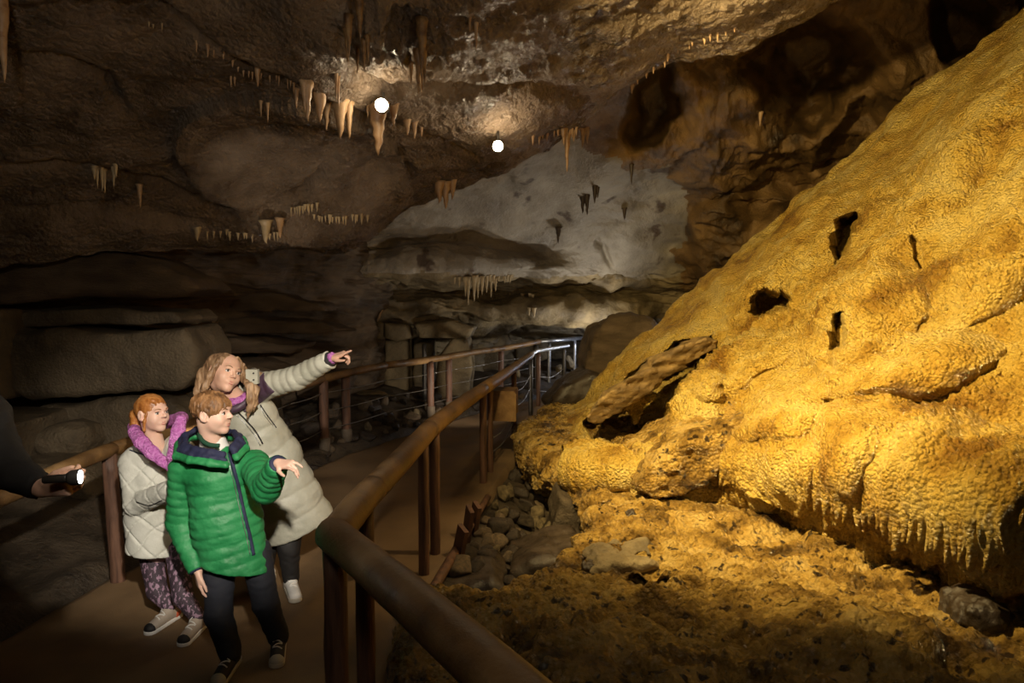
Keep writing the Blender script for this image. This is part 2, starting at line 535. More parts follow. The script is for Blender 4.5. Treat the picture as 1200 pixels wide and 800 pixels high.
def f_ceil(p, px, py):
    h = 0.16 * fbm(p * [.5, .5, .8], 3, 1) + 0.05 * fbm(p * [1.6, 2.4, 2], 4, 5)
    h -= 0.035 * np.maximum(0, ridged(p * [1.2, 2.6, 1.5], 3, 9) - 0.9)
    tex = sstep(380, 520, px) * sstep(330, 60, py)
    h += tex * (0.022 * ridged(p * 7, 3, 11) + 0.02 * (worley(p * 9) - .5))
    h += (1 - tex) * 0.012 * ridged(p * [5, 9, 5], 3, 15)
    # lens shaped pocket in the roof behind the family, and the ledges
    e = ell(px, py, 345, 205, 120, 62, 8)
    h += 0.10 * (1 - dome(e, .5)) * (e < 1.15)
    for pts, wd, dp in ((((180, 20), (240, 60), (300, 92), (350, 110), (420, 140), (470, 160), (560, 175)), 5, .10),
                        (((250, 190), (330, 165), (400, 170)), 4, .05), (((400, 200), (360, 235), (300, 262), (220, 250), (120, 225), (0, 215)), 5, .1),
                        (((0, 265), (100, 262), (240, 275), (330, 262), (420, 225), (480, 205)), 6, .14),
                        (((0, 90), (70, 100), (130, 125), (150, 160)), 6, .08), (((420, 0), (410, 40), (415, 90), (470, 110), (560, 95), (680, 110)), 7, .12),
                        (((500, 95), (600, 100), (690, 125)), 6, .06), (((690, 160), (640, 165), (560, 195)), 5, .05)):
        h += crack(px + 5 * perlin(p * 4, 3), py + 4 * perlin(p * 5, 4), pts, wd, dp)
    # stepped beds: roof steps down towards the viewer above the diagonal ledge
    d1 = py - np.interp(px, [-100, 180, 240, 300, 350, 420, 470, 560, 700], [10, 20, 60, 92, 110, 140, 160, 176, 190])
    h += 0.10 * sstep(6, -14, d1) * sstep(700, 560, px)
    d2 = py - np.interp(px, [-100, 0, 100, 240, 330, 420, 480, 540], [262, 262, 258, 272, 258, 222, 200, 180])
    h -= 0.16 * sstep(4, -8, d2) * sstep(560, 480, px)
    # rough hollow around the upper middle
    e = ell(px, py, 460, 45, 95, 60); h += 0.14 * dome(e, 1) * (ridged(p * 4, 3, 30) - .3)
    return h


ceiling, gceil = relief('ceiling', rows, 420, 760, M['ceil'], f_ceil, (0, 3, 1))

# --- far roof, lip, recess and back wall, running behind the flowstone to the right
cols = [-300, 0, 120, 230, 320, 400, 480, 560, 640, 720, 800, 860, 930, 1010, 1090, 1180, 1300]
def row(ys, Ys): return [P(x, y, Y) for x, y, Y in zip(cols, np.interp(cols, *ys) if isinstance(ys, tuple) else [ys] * len(cols), np.interp(cols, *Ys))]
A = [row(([-300, 230, 400, 600, 800, 1000, 1300], [200, 180, 120, 20, -120, -300, -420]), ([-300, 400, 640, 900, 1300], [7.2, 9.2, 8.6, 7.6, 6.6])),
     row(([-300, 230, 400, 560, 650, 800, 960, 1300], [270, 260, 240, 170, 120, 20, -60, -140]), ([-300, 300, 400, 640, 900, 1300], [7.2, 8.6, 9.4, 9.0, 8.4, 7.6])),
     row(([-300, 300, 400, 560, 700, 800, 960, 1300], [300, 290, 262, 215, 175, 130, 60, 0]), ([-300, 300, 400, 640, 900, 1300], [7.6, 9.0, 9.8, 9.9, 9.2, 8.2])),
     row(([-300, 300, 400, 560, 700, 850, 960, 1300], [315, 300, 280, 252, 235, 190, 140, 90]), ([-300, 300, 400, 640, 850, 1300], [7.7, 9.2, 10.2, 11.0, 10.4, 8.8])),
     row(([-300, 300, 400, 560, 700, 850, 960, 1300], [325, 310, 300, 285, 285, 240, 200, 160]), ([-300, 300, 400, 640, 820, 1300], [7.8, 9.4, 10.4, 11.6, 11.6, 9.2])),
     row(([-300, 300, 420, 520, 620, 720, 850, 960, 1300], [335, 318, 318, 318, 316, 318, 300, 280, 240]), ([-300, 300, 420, 520, 640, 720, 820, 1300], [7.9, 9.5, 10.5, 10.8, 11.6, 12.6, 12.4, 9.6])),
     row(([-300, 300, 420, 640, 850, 1300], [345, 328, 330, 328, 330, 300]), ([-300, 300, 420, 640, 820, 1300], [8.0, 9.6, 11.4, 12.2, 13.0, 9.8])),
     row(([-300, 300, 1300], [358, 345, 345]), ([-300, 300, 420, 640, 820, 1300], [8.1, 9.7, 11.6, 12.3, 13.4, 10.0])),
     row(([-300, 300, 1300], [372, 366, 372]), ([-300, 300, 420, 640, 820, 1300], [8.1, 9.7, 11.4, 12.0, 13.5, 10.2])),
     row(([-300, 300, 1300], [392, 384, 392]), ([-300, 300, 420, 520, 640, 820, 1300], [8.2, 9.8, 11.5, 12.2, 15.4, 15.5, 10.4])),
     row(([-300, 300, 1300], [420, 400, 410]), ([-300, 300, 420, 520, 640, 720, 820, 1300], [8.4, 9.9, 11.9, 12.6, 16.2, 16.8, 16, 10.6])),
     row(([-300, 300, 640, 1300], [480, 450, 440, 440]), ([-300, 300, 420, 520, 640, 720, 820, 1300], [8.4, 10.0, 12.0, 12.8, 16.4, 17, 16, 10.8])),
     row(([-300, 300, 640, 1300], [560, 500, 480, 480]), ([-300, 300, 420, 520, 640, 720, 820, 1300], [8.4, 10.0, 12.0, 12.8, 16.4, 17, 16, 10.8]))]


def f_back(p, px, py):
    up = sstep(322, 300, py)
    h = 0.20 * fbm(p * [.5, .5, .8], 3, 2)
    h += (1 - up * sstep(420, 560, px)) * (0.07 * ridged(p * [.9, .9, 5.0], 4, 21) + 0.05 * fbm(p * 2.2, 4, 23))
    h += 0.02 * fbm(p * [3, 3, 6], 4, 25)
    # scalloped amber alcoves at the upper right
    r = sstep(690, 780, px) * sstep(260, 150, py)
    h += r * (0.07 * ridged(p * [1.7, 1.7, 1.4], 4, 27) + 0.03 * ridged(p * 6, 3, 28))
    back = np.zeros(len(p))
    for cx, cy, rx, ry, an, dp in ((945, 68, 62, 66, -20, 1.5), (766, 118, 44, 19, -58, .8), (1128, 30, 34, 60, -30, 1.3), (905, 215, 60, 40, -30, .5), (1010, 150, 60, 25, -40, .6)):
        e = ell(px + 26 * perlin(p * 1.3, 40) + 8 * perlin(p * 4, 42), py + 26 * perlin(p * 1.3, 41) + 8 * perlin(p * 4, 43), cx, cy, rx, ry, an)
        back += 1.4 * dp * sstep(1.2, .35, e)
    for cx, cy, rx, ry, an, dp in ((808, 110, 26, 52, -18, .35), (856, 105, 44, 45, 0, .5), (1045, 75, 36, 60, -35, .5), (1092, 90, 60, 55, 0, .3), (1180, 20, 40, 50, 0, .4), (960, 160, 90, 26, -25, .35)):
        back -= dp * dome(ell(px + 16 * perlin(p * 1.6, 44), py + 16 * perlin(p * 1.6, 45), cx, cy, rx, ry, an), 1.3)
    # dark standing mass at the right end of the far roof
    e = ell(px, py, 870, 275, 80, 62, -30); back -= .45 * sstep(1.15, .65, e + 0.25 * perlin(p * 2, 50))
    r2 = sstep(780, 840, px) * sstep(120, 170, py); h += r2 * (.10 * ridged(p * [1.5, 1.5, 3], 4, 52) + .05 * (worley(p * 3) - .5))
    # rounded pale lip
    e = ell(px, py, 525, 305, 110, 15, 1); h += 0.16 * dome(e, .8)
    # broken beds in the recess
    rec = sstep(322, 335, py) * sstep(395, 380, py)
    h += rec * 0.10 * (worley(p * [1.3, 1.3, 2.6]) - .5)
    for pts, wd, dp in ((((225, 330), (230, 350), (222, 372), (232, 400)), 3, .25), (((420, 275), (520, 225), (600, 215)), 4, .05),
                        (((700, 280), (708, 292), (714, 305)), 3, .12), (((290, 345), (380, 332), (470, 326)), 3, .14)):
        h += crack(px + 4 * perlin(p * 4, 3), py + 3 * perlin(p * 5, 4), pts, wd, dp)
    return h, back


wall_back, gback = relief('wall_back', A, 420, 760, M['far'], f_back, (0, 3, 1.5))
wall_back.data.materials.append(M['back']); wall_back.data.materials.append(M['alcove'])
me = wall_back.data
pc = np.empty(len(me.polygons) * 3); me.polygons.foreach_get('center', pc); pc = pc.reshape(-1, 3) + WL[wall_back.name]
qx, qy = proj(pc)
nz = 22 * perlin(pc * 1.3, 70) + 10 * perlin(pc * 5, 71)
mi = np.zeros(len(pc), int)
mi[(qy + nz * .35 > 322)] = 1
mi[(qx + nz < 420)] = 1
lim = np.interp(qx, [640, 700, 780, 830, 880], [150, 178, 200, 235, 400])
mi[(qx > 640) & (qy + nz < lim)] = 2
mi[(qx + nz > 800) & (qy < 345)] = 2
me.polygons.foreach_set('material_index', mi.astype(np.int32))

# --- left wall: backing rock, then its great blocks
cols = [-900, -500, -250, 0, 120, 230, 330, 400, 440, 500]
A = [row(([-900, 430], [180, 240]), ([-900, -500, -250, 230, 400, 500], [5.5, 6.0, 6.5, 8.4, 9.8, 12.5])),
     row(([-900, 430], [270, 300]), ([-900, -500, -250, 230, 400, 500], [5.2, 5.8, 6.3, 8.0, 9.8, 13])),
     row(([-900, 430], [330, 340]), ([-900, -500, -250, 230, 400, 500], [5.2, 5.8, 6.4, 8.2, 9.9, 13])),
     row(([-900, 430], [400, 385]), ([-900, -500, -250, 230, 400, 500], [5.3, 5.9, 6.6, 8.3, 10.0, 13])),
     row(([-900, 430], [480, 430]), ([-900, -500, -250, 230, 400, 500], [5.2, 5.8, 6.5, 8.2, 10.4, 13])),
     row(([-900, 430], [600, 480]), ([-900, -500, -250, 230, 400, 500], [5.0, 5.5, 6.2, 7.7, 10.4, 13])),
     row(([-900, 430], [760, 560]), ([-900, -500, -250, 230, 400, 500], [5.0, 5.5, 5.9, 7.0, 9.0, 13]))]


def f_left(p, px, py):
    h = 0.15 * fbm(p * .8, 3, 3) + 0.07 * ridged(p * [.8, .8, 4.5], 4, 33) + 0.03 * fbm(p * 4, 3, 34)
    return h


wall_left, gl = relief('wall_left', A, 260, 420, M['bed'], f_left, (0, 3, 1.5))


def polyrock(name, poly, Yf, Yb, rnd, mt, h=0.03, amp=0.05, nsc=2.0, seed=0, bed=None, parent=None, shear=0.0, under=None, dome_=0.0, detail=0.012, **kw):
    """a block of rock whose front face has the given outline at depth Yf; it runs back to Yb"""
    poly = [P(x, y, Yf) for x, y in poly]
    pz = np.array([[q[0], q[2]] for q in poly]); cx, cz = pz.mean(0)
    hy = (Yb - Yf) / 2; yc = (Yb + Yf) / 2

    def f(p):
        x = p[:, 0] - shear * (p[:, 1] - Yf); z = p[:, 2]
        d2 = sd_poly2(x, z, pz) + rnd
        dyy = np.abs(p[:, 1] - yc + (under[2] * ((x - cx) * under[0] + (z - cz) * under[1]) if under else 0)) - hy + rnd
        if dome_: dyy = dyy + dome_ * ((x - cx) ** 2 + (z - cz) ** 2)
        d = np.minimum(np.maximum(d2, dyy), 0) + np.hypot(np.maximum(d2, 0), np.maximum(dyy, 0)) - rnd
        d = d + amp * fbm(p * nsc, 3, seed) + detail * fbm(p * nsc * 5, 3, seed + 9)
        if bed: d = d + bed[0] * ridged(p * [.6, .6, bed[1]], 3, seed + 5)
        return d
    lo = [pz[:, 0].min() - amp * 2 - abs(shear) * hy * 2, Yf - amp * 2 - .02, pz[:, 1].min() - amp * 2]
    hi = [pz[:, 0].max() + amp * 2 + abs(shear) * hy * 2, Yb + amp * 2, pz[:, 1].max() + amp * 2]
    V, F = sdfmesh(f, lo, hi, h, 1.7)
    return mk(name, V, F, mt, parent, **kw)


def B(poly, Yf, **kw):
    d = dict(Yb=Yf + .9, rnd=.08, mt=M['block'], parent=wall_left, amp=.03, nsc=1.5, h=.03); d.update(kw)
    return polyrock('rock_block', poly, Yf, **d)


B([(2, 392), (60, 386), (150, 390), (212, 386), (228, 410), (226, 440), (212, 458), (120, 462), (30, 470), (4, 462)], 6.3, seed=3, amp=.03)
B([(8, 362), (100, 358), (200, 362), (214, 374), (206, 384), (110, 385), (6, 386)], 6.4, seed=4, rnd=.05, bed=(.02, 3))
B([(-120, 296), (0, 286), (90, 288), (160, 298), (215, 322), (232, 340), (206, 352), (120, 352), (0, 357), (-120, 352)], 6.3, seed=5, rnd=.12, bed=(.02, 3), mt=M['bed'])
B([(-180, 366), (-6, 364), (-4, 470), (-180, 480)], 6.1, seed=6)
B([(36, 478), (120, 470), (196, 466), (216, 480), (214, 560), (190, 610), (100, 620), (96, 540), (80, 500)], 6.5, seed=7, amp=.04)
B([(24, 520), (40, 506), (64, 500), (88, 506), (96, 522), (88, 540), (40, 542)], 6.1, seed=8, rnd=.13, Yb=6.8, h=.025)
B([(-60, 560), (20, 545), (90, 552), (110, 580), (60, 620), (-60, 640)], 5.6, seed=9)
B([(222, 470), (262, 462), (300, 470), (304, 520), (226, 530)], 7.4, seed=10)
B([(-220, 500), (-60, 492), (6, 500), (0, 560), (-60, 600), (-220, 640)], 5.7, seed=11)
# tilted thin beds right of the crack
for k, (poly, Y) in enumerate([([(236, 352), (300, 340), (372, 352), (384, 366), (300, 368), (238, 370)], 8.6),
                               ([(232, 372), (300, 370), (372, 376), (410, 392), (330, 396), (234, 392)], 8.4),
                               ([(236, 396), (300, 396), (352, 404), (340, 420), (240, 416)], 8.2),
                               ([(300, 400), (350, 402), (392, 412), (386, 432), (330, 430), (296, 420)], 8.7),
                               ([(236, 420), (300, 424), (330, 434), (330, 452), (240, 448)], 8.0),
                               ([(340, 436), (392, 436), (404, 452), (396, 470), (345, 470)], 9.0)]):
    B(poly, Y, seed=20 + k, rnd=.05, bed=(.03, 4), mt=M['bed'], h=.03, amp=.03)


# --- vertical blocks of the back wall
def BB(poly, Yf, **kw):
    d = dict(Yb=Yf + .8, rnd=.09, mt=M['back'], parent=wall_back, amp=.035, nsc=1.4, h=.035); d.update(kw)
    return polyrock('rock_block', poly, Yf, **d)


for k, (poly, Y) in enumerate([([(382, 376), (406, 372), (412, 396), (392, 402), (380, 396)], 10.6),
                               ([(420, 372), (448, 380), (449, 397), (426, 397), (412, 386)], 11.2),
                               ([(450, 378), (476, 380), (482, 396), (464, 400), (450, 396)], 11.2),
                               ([(414, 400), (446, 399), (448, 455), (410, 455)], 11.6), ([(449, 399), (478, 398), (480, 462), (450, 462)], 11.5),
                               ([(484, 378), (530, 376), (556, 384), (550, 396), (490, 398)], 11.3),
                               ([(484, 402), (506, 400), (508, 470), (484, 470)], 11.8),
                               ([(512, 420), (530, 396), (548, 392), (554, 430), (550, 470), (510, 474)], 11.4),
                               ([(556, 384), (590, 380), (600, 400), (582, 440), (562, 440)], 14.0),
                               ([(600, 386), (640, 384), (644, 420), (606, 436)], 15.0), ([(572, 374), (660, 372), (760, 376), (758, 385), (650, 388), (574, 388)], 14.2)]):
    BB(poly, Y, seed=40 + k, rnd=.07 if k < 10 else .05)

# --- ground: uneven floor everywhere, then the sandy path laid on it
gx = np.linspace(-7.5, 9, 300); gy = np.linspace(-3, 19, 360)
X, Y = np.meshgrid(gx, gy, indexing='ij')
LE = np.array([(-2.9, -3), (-2.9, 2), (-2.85, 3.6), (-2.68, 4.6), (-2.5, 6.2), (-2.0, 8.0), (-1.1, 9.8), (-0.1, 11.7), (1.2, 13.2), (2.6, 14.2), (4, 15)])
RE = np.array([(1.2, -3), (1.1, .4), (0.1, 1.5), (-0.62, 2.55), (-0.60, 3.4), (-.50, 4.5), (-.26, 6.0), (.02, 7.6), (0.35, 9.6), (0.75, 11.2), (1.5, 12.4), (2.7, 13.1), (4.4, 13.6)])
lx = np.interp(Y, LE[:, 1], LE[:, 0]); rx = np.interp(Y, RE[:, 1], RE[:, 0])
p = np.stack([X, Y, 0 * X], -1).reshape(-1, 3)
dl = (lx - X).ravel(); dr = (X - rx).ravel()
z = -0.07 + 0 * dl
z = np.where(dl > 0, -.07 + .12 * sstep(0, .2, dl) + .30 * sstep(.3, 2.0, dl), z)
z = np.where(dr > 0, -.07 - .15 * sstep(.05, .5, dr) , z)
off = np.maximum(sstep(-.02, .15, dl), sstep(-.02, .15, dr))
z += off * (0.05 * fbm(p * 2.0, 4, 61) + .05 * (.5 - worley(p * 4.0, 3)))
G = p.copy(); G[:, 2] = z
F = gridmesh(300, 360)
floor_ = mk('floor', G, F, M['rubble'], kind='structure', origin=(0, 0, 0))
n = 240
ty = np.linspace(-2.5, 14.2, n)
L_ = np.stack([np.interp(ty, LE[:, 1], LE[:, 0]), ty], 1); R_ = np.stack([np.interp(ty - .0, RE[:, 1], RE[:, 0]), ty], 1)
R_[ty > 12.8] = np.stack([np.interp(ty[ty > 12.8], [12.8, 14.2], [2.6, 3.4]), ty[ty > 12.8]], 1)
m_ = 60
s = np.linspace(0, 1, m_)
G = np.zeros((n, m_, 3)); G[..., 0] = L_[:, :1] + (R_[:, :1] - L_[:, :1]) * s; G[..., 1] = ty[:, None]
q = G.reshape(-1, 3); q[:, 0] += 0.03 * perlin(q * 3, 5)
q[:, 2] = 0.008 * fbm(q * 3, 3, 60) - .09 * (np.minimum(np.tile(s, n), 1 - np.tile(s, n)) < .001)
path = mk('path', q, gridmesh(n, m_)[:, ::-1], M['path'], kind='structure', origin=(0, 0, 0))
# closing walls behind the camera and to the far right
C = [[np.array([x, y, z]) for (x, y) in ((-7.2, 7), (-7.4, 2), (-6.5, -3.2), (0, -3.8), (6.5, -3.2), (8.5, 2), (8.6, 8), (8, 14), (5, 18), (0, 18.5), (-5, 16))] for z in (-.6, 1.2, 3.0, 5.0, 7.5)]
relief('wall_outer', C, 50, 220, M['bed'], lambda p, px, py: .3 * fbm(p * .6, 4, 77), (0, 3, 1))
mk('ceiling_high', np.array([[x, y, 7.2 + .2 * math.sin(x * 3 + y)] for x in np.linspace(-8.5, 9.5, 20) for y in np.linspace(-5, 19.5, 20)]), gridmesh(20, 20), M['alcove'], kind='structure')
# ------------------------------------------------------------------ flowstone mound
sil = [(655, 505, 8.6), (712, 448, 8.7), (772, 390, 8.8), (850, 318, 8.9), (930, 250, 8.7), (1010, 185, 8.4), (1100, 105, 8.0), (1195, 30, 7.5), (1330, -70, 7.0)]
bot = [(668, 560, .25), (740, 575, .25), (800, 585, .25), (850, 588, .25), (900, 602, .3), (965, 632, .3), (1060, 668, .32), (1200, 718, .35), (1400, 800, .35)]
rows = [[], [], []] + [[] for _ in range(9)]
for (sx, sy, sY), (bx, by, bz) in zip(sil, bot):
    S = P(sx, sy, sY); Bt = Pz(bx, by, bz); bY = Bt[1]
    rows[0].append(S + np.array([1.0, 3.0, -2.2])); rows[1].append(S + np.array([.45, 1.3, -.5])); rows[2].append(S + np.array([.06, .35, .02]))
    k = len(rows[3])
    rim = [0, 0, 0, 0, .15, .35, .55, .7, .7][k]
    for j, (t, b) in enumerate(((0, 0), (.14, .30), (.3, .42), (.48, .45), (.66, .45), (.82 + .03 * rim, .40 + .2 * rim), (.91, .12 + .25 * rim - 1.3 * rim * (k >= 5)))):
        px, py = sx + (bx - sx) * t, sy + (by - sy) * t
        iy = (1 / sY) * (1 - t) + (1 / bY) * t
        rows[3 + j].append(P(px, py, 1 / iy - b * (bY / 6)))
    rows[10].append(Bt + np.array([.05, .1 + .75 * rim, 0])); rows[11].append(Bt + np.array([.2, .9 + .5 * rim, -.3]))


def f_flow(p, px, py):
    h = 0.10 * fbm(p * .9, 3, 80)
    inner = sstep(8, 90, seg_d(px, py, [(655, 505), (712, 448), (772, 390), (850, 318), (930, 250), (1010, 185), (1100, 105), (1195, 30), (1330, -70)]))
    h += (.02 + .09 * inner) * ridged(np.stack([(p @ np.array([.75, .45, -.45])) * 1.1, (p @ np.array([.55, -.2, .8])) * .35, p[:, 0] * 0], 1), 3, 91) + .05 * fbm(p * 2.6, 3, 92)
    back = np.zeros(len(p))
    run = p @ np.array([.55, -.2, .8])                      # down-slope direction, for drip flutes
    side = p @ np.array([.75, .45, -.45])
    bulges = ((868, 335, 70, 48, -25, .22), (1010, 385, 92, 56, -20, .30), (1075, 450, 118, 46, -8, .30), (1110, 575, 210, 78, 8, .38), (874, 436, 72, 40, -25, .26),
              (822, 478, 48, 46, -30, .34), (945, 270, 70, 30, -35, .12), (1080, 260, 120, 40, -45, .18), (1170, 330, 130, 50, -35, .2), (900, 545, 60, 45, 20, .2),
              (930, 500, 60, 34, -20, .2), (985, 545, 60, 50, 0, .12), (1160, 150, 90, 40, -50, .14))
    wx = px + 16 * perlin(p * 1.6, 81) + 3 * perlin(p * 6, 83); wy = py + 16 * perlin(p * 1.6, 82) + 3 * perlin(p * 6, 84)
    for cx, cy, rx, ry, an, am in bulges:
        back -= 1.3 * am * dome(ell(wx, wy, cx, cy, rx, ry, an), .75)
    for cx, cy, rx, ry, an, dp in ((1088, 312, 5, 14, 0, .12),):
        e = ell(px + 2 * perlin(p * 14, 85), py + 3 * perlin(p * 14, 86), cx, cy, rx, ry, an)
        back += dp * sstep(1.1, .85, e)
    wq = 3 * perlin(p * 7, 185)
    for poly, dp in (([(884, 372), (886, 352), (900, 345), (920, 346), (934, 358), (930, 371), (905, 376)], 1.0),
                     ([(686, 500), (700, 528), (742, 538), (786, 520), (790, 486), (812, 452), (842, 412), (838, 400), (800, 408), (740, 450)], 1.9),
                     ([(988, 320), (982, 300), (994, 268), (1012, 256), (1014, 266), (1004, 290)], .9), ([(985, 428), (983, 400), (992, 376), (1000, 372), (1002, 400), (998, 428)], .35)):
        back += dp * sstep(2, -5, sd_poly2(px + wq, py + wq, poly))
    # drip flutes under the rims
    fl = np.abs(np.sin(p[:, 0] * 26 + 2.2 * fbm(p * 2, 2, 87))) ** 2
    lowrim = sstep(60, 25, np.abs(py - np.interp(px, [880, 965, 1060, 1200, 1400], [598, 618, 640, 672, 730]))) * sstep(900, 960, px)
    h += lowrim * .05 * fl * 1.3
    h += sstep(1.05, .8, ell(px, py, 1010, 400, 90, 60, -20)) * .035 * fl
    # popcorn and ripples
    msk = sstep(-.35, .35, perlin(p * 1.1, 88)) * sstep(640, 800, px)
    w1 = worley(p * 16); w2 = worley(p * 34, 5)
    sm = sstep(0, 60, seg_d(px, py, [(700, 470), (850, 320), (1010, 190), (1200, 40)]) - 10) * .8 + .2
    h += sm * (.35 + .65 * msk) * (.072 * (.6 - w1) + .032 * (.6 - w2))
    h += .018 * ridged(np.stack([side * 5, run * 1.1, p[:, 1] * 2], 1), 3, 89) + .008 * fbm(p * 12, 3, 90)
    return h, back


flow, gflow = relief('flowstone', rows, 620, 760, M['flow'], f_flow, (0, 0, 3), kind=None,
                     label='huge golden flowstone mound sloping up to the right of the path', cat='rock formation')

# tongues of calcite hanging along the lower rim
gf = gflow.reshape(-1, 3); gfx, gfy = proj(gf)
rs_t = np.random.RandomState(31)
px = 918.0
while px < 1215:
    yr = np.interp(px, [900, 960, 1060, 1200], [574, 592, 612, 634]); L_ = np.interp(px, [900, 960, 1060, 1200], [12, 24, 46, 66]) * rs_t.uniform(.55, 1.15)
    m = np.hypot(gfx - px, gfy - yr) < 5
    if m.any():
        q = gf[m][np.argmin(gf[m][:, 1])] + np.array([0, .05, .06]); k = q[1] / 800
        n = 10; t = np.linspace(0, 1, n); w_ = rs_t.uniform(4, 8) * k
        pts = q - np.outer(t, [0, 0, L_ * k + .05]); pts[:, 0] += .10 * L_ * k * t * rs_t.uniform(-.3, 1.2); pts[:, 1] += .04 * t * t
        V, F = tube(pts, w_ * (1.15 - .75 * t ** 1.5), 10, wob=.18, seed=int(px), sq=1.4)
        mk('drip_tongue', V, F, M['flow'], flow)
    px += rs_t.uniform(5, 12)

# ------------------------------------------------------------------ wet calcite shelf in front of it
ed = [(380, 960, .02), (430, 850, .05), (472, 776, .08), (497, 702, .10), (540, 714, .12), (588, 700, .14), (600, 684, .15), (652, 676, .16), (676, 645, .18), (694, 612, .20), (680, 580, .2),
      (660, 556, .22), (628, 534, .24), (612, 503, .26), (652, 474, .30), (700, 436, .4)]
rt = [(1700, 1500, .4), (1500, 1080, .45), (1420, 900, .45), (1400, 800, .38), (1380, 770, .36), (1300, 740, .34), (1220, 716, .30), (1130, 690, .25), (1040, 655, .22), (960, 625, .2), (900, 600, .2),
      (860, 585, .2), (820, 560, .2), (800, 535, .25), (790, 500, .4), (800, 440, .7)]
rows = []
for (a, b, za), (c, d, zb) in zip(ed, rt):
    E = Pz(a, b, za); T = Pz(c, d, zb)
    r = [E + np.array([.18, .12, -.75]), E + np.array([.10, .08, -.34]), E + np.array([.0, .02, -.10]), E]
    for t, up in ((.06, .03), (.15, .05), (.3, .06), (.5, .05), (.75, .02), (1, 0)):
        r.append(E + (T - E) * t + np.array([0, 0, up]))
    r.append(T + np.array([.8, .6, 0]))
    rows.append(r)


def f_shelf(p, px, py):
    h = .05 * fbm(p * 1.4, 4, 100) + .034 * ridged(p * [4, 4, 6], 4, 101) + .02 * fbm(p * 11, 3, 102)
    rough = sstep(610, 700, py)
    h -= rough * .06 * sstep(.25, .6, perlin(p * 4.5, 103)) + .03 * sstep(.3, .6, perlin(p * 11, 104))
    h += .026 * (.6 - worley(p * 18)) * (0.5 + rough) + .010 * (.6 - worley(p * 40, 3))
    h += .03 * ridged(p * [1.5, 1.5, 9], 2, 105) * sstep(720, 660, px)
    for cx, cy, rx, ry, an, am in ((995, 650, 55, 22, 10, .12), (740, 640, 50, 12, -25, .05), (880, 620, 40, 14, 0, .06), (1090, 700, 70, 14, 15, .05), (650, 540, 40, 36, 30, .08), (1000, 760, 110, 40, 8, .08)):
        h += am * dome(ell(px, py, cx, cy, rx, ry, an), .6)
    back = .5 * sstep(1.1, .8, ell(px + 4 * perlin(p * 8, 106), py, 842, 575, 44, 12, -14)) + .25 * sstep(1.1, .8, ell(px, py, 760, 686, 26, 9, -5))
    return h, back


shelf, gshelf = relief('calcite_shelf', rows, 560, 560, M['shelf'], f_shelf, (1, 3, 6), kind=None,
                       label='rough wet ochre calcite shelf spreading below the flowstone to the bottom edge', cat='rock formation')
# ------------------------------------------------------------------ big loose rocks
SB = dict(M_=0)
rock_cat = 'rock'
polyrock('fallen_slab', [(682, 494), (688, 478), (720, 452), (760, 424), (800, 401), (830, 393), (842, 399), (838, 412), (812, 428), (780, 449), (748, 472), (712, 498), (694, 508)], 6.95, 7.6, .05,
         M['slabrock'], h=.016, amp=.035, nsc=2.2, seed=120, bed=(.03, 5), shear=.25, under=(-.5, .86, .7), detail=.025, label='long flat slab leaning over the black hollow in the flowstone', cat=rock_cat)
polyrock('fallen_block', [(740, 575), (756, 548), (798, 516), (850, 492), (905, 474), (940, 486), (936, 520), (905, 545), (884, 560), (846, 562), (806, 588), (768, 594)], 5.15, 6.3, .07,
         M['shelf'], h=.014, amp=.06, nsc=1.9, seed=121, dome_=.12, bed=(.03, 4), detail=.03, label='broad pale angular block with a dark gap under its right end', cat=rock_cat)
polyrock('boulder', [(690, 462), (686, 425), (696, 392), (716, 374), (742, 367), (768, 372), (790, 395), (790, 450), (730, 480)], 9.9, 11.0, .15, M['bed'], h=.03, amp=.08, nsc=1.6, seed=122, detail=.02,
         label='tall dark brown boulder at the end of the far metal rails', cat=rock_cat)
polyrock('flat_boulder', [(640, 478), (662, 452), (690, 438), (704, 442), (706, 462), (684, 482), (650, 492)], 9.3, 10.3, .08, M['darkstone'], h=.03, amp=.06, nsc=2, seed=123,
         label='flat tilted dark rock beside the last posts of the right handrail', cat=rock_cat)
polyrock('shelf_stone', [(688, 672), (704, 662), (740, 661), (772, 657), (778, 668), (742, 676), (702, 682)], 3.95, 4.36, .03, M['back'], h=.010, amp=.04, nsc=4, seed=124,
         label='flat grey stone on the wet shelf with a dark hollow below it', cat=rock_cat)
polyrock('dark_boulder', [(1136, 742), (1142, 716), (1166, 708), (1190, 716), (1196, 736), (1176, 748), (1150, 750)], 2.95, 3.25, .08, M['darkstone'], h=.01, amp=.02, nsc=6, seed=125,
         label='rounded black boulder near the lower right corner of the shelf', cat=rock_cat)
polyrock('dark_rock', [(706, 812), (712, 784), (740, 778), (768, 788), (776, 812)], 2.95, 3.2, .04, M['darkstone'], h=.01, amp=.02, nsc=6, seed=126,
         label='dark angular rock cut by the bottom edge of the picture', cat=rock_cat)
polyrock('dark_stone', [(734, 616), (735, 603), (743, 599), (749, 606), (748, 616), (741, 620)], 4.85, 4.95, .02, M['darkstone'], h=.006, amp=.008, nsc=10, seed=127,
         label='small black stone alone on the bright shelf left of the block', cat=rock_cat)
polyrock('dark_stone', [(682, 676), (684, 664), (698, 662), (702, 672), (694, 680)], 4.0, 4.1, .02, M['darkstone'], h=.006, amp=.008, nsc=10, seed=128,
         label='small dark stone at the left end of the flat grey stone', cat=rock_cat)
polyrock('gully_slab', [(488, 735), (498, 702), (530, 690), (575, 684), (592, 692), (588, 716), (550, 738)], 4.5, 5.1, .07, M['darkstone'], h=.02, amp=.05, nsc=2, seed=129,
         label='broad dark slab filling the gully mouth beside the middle posts', cat=rock_cat)
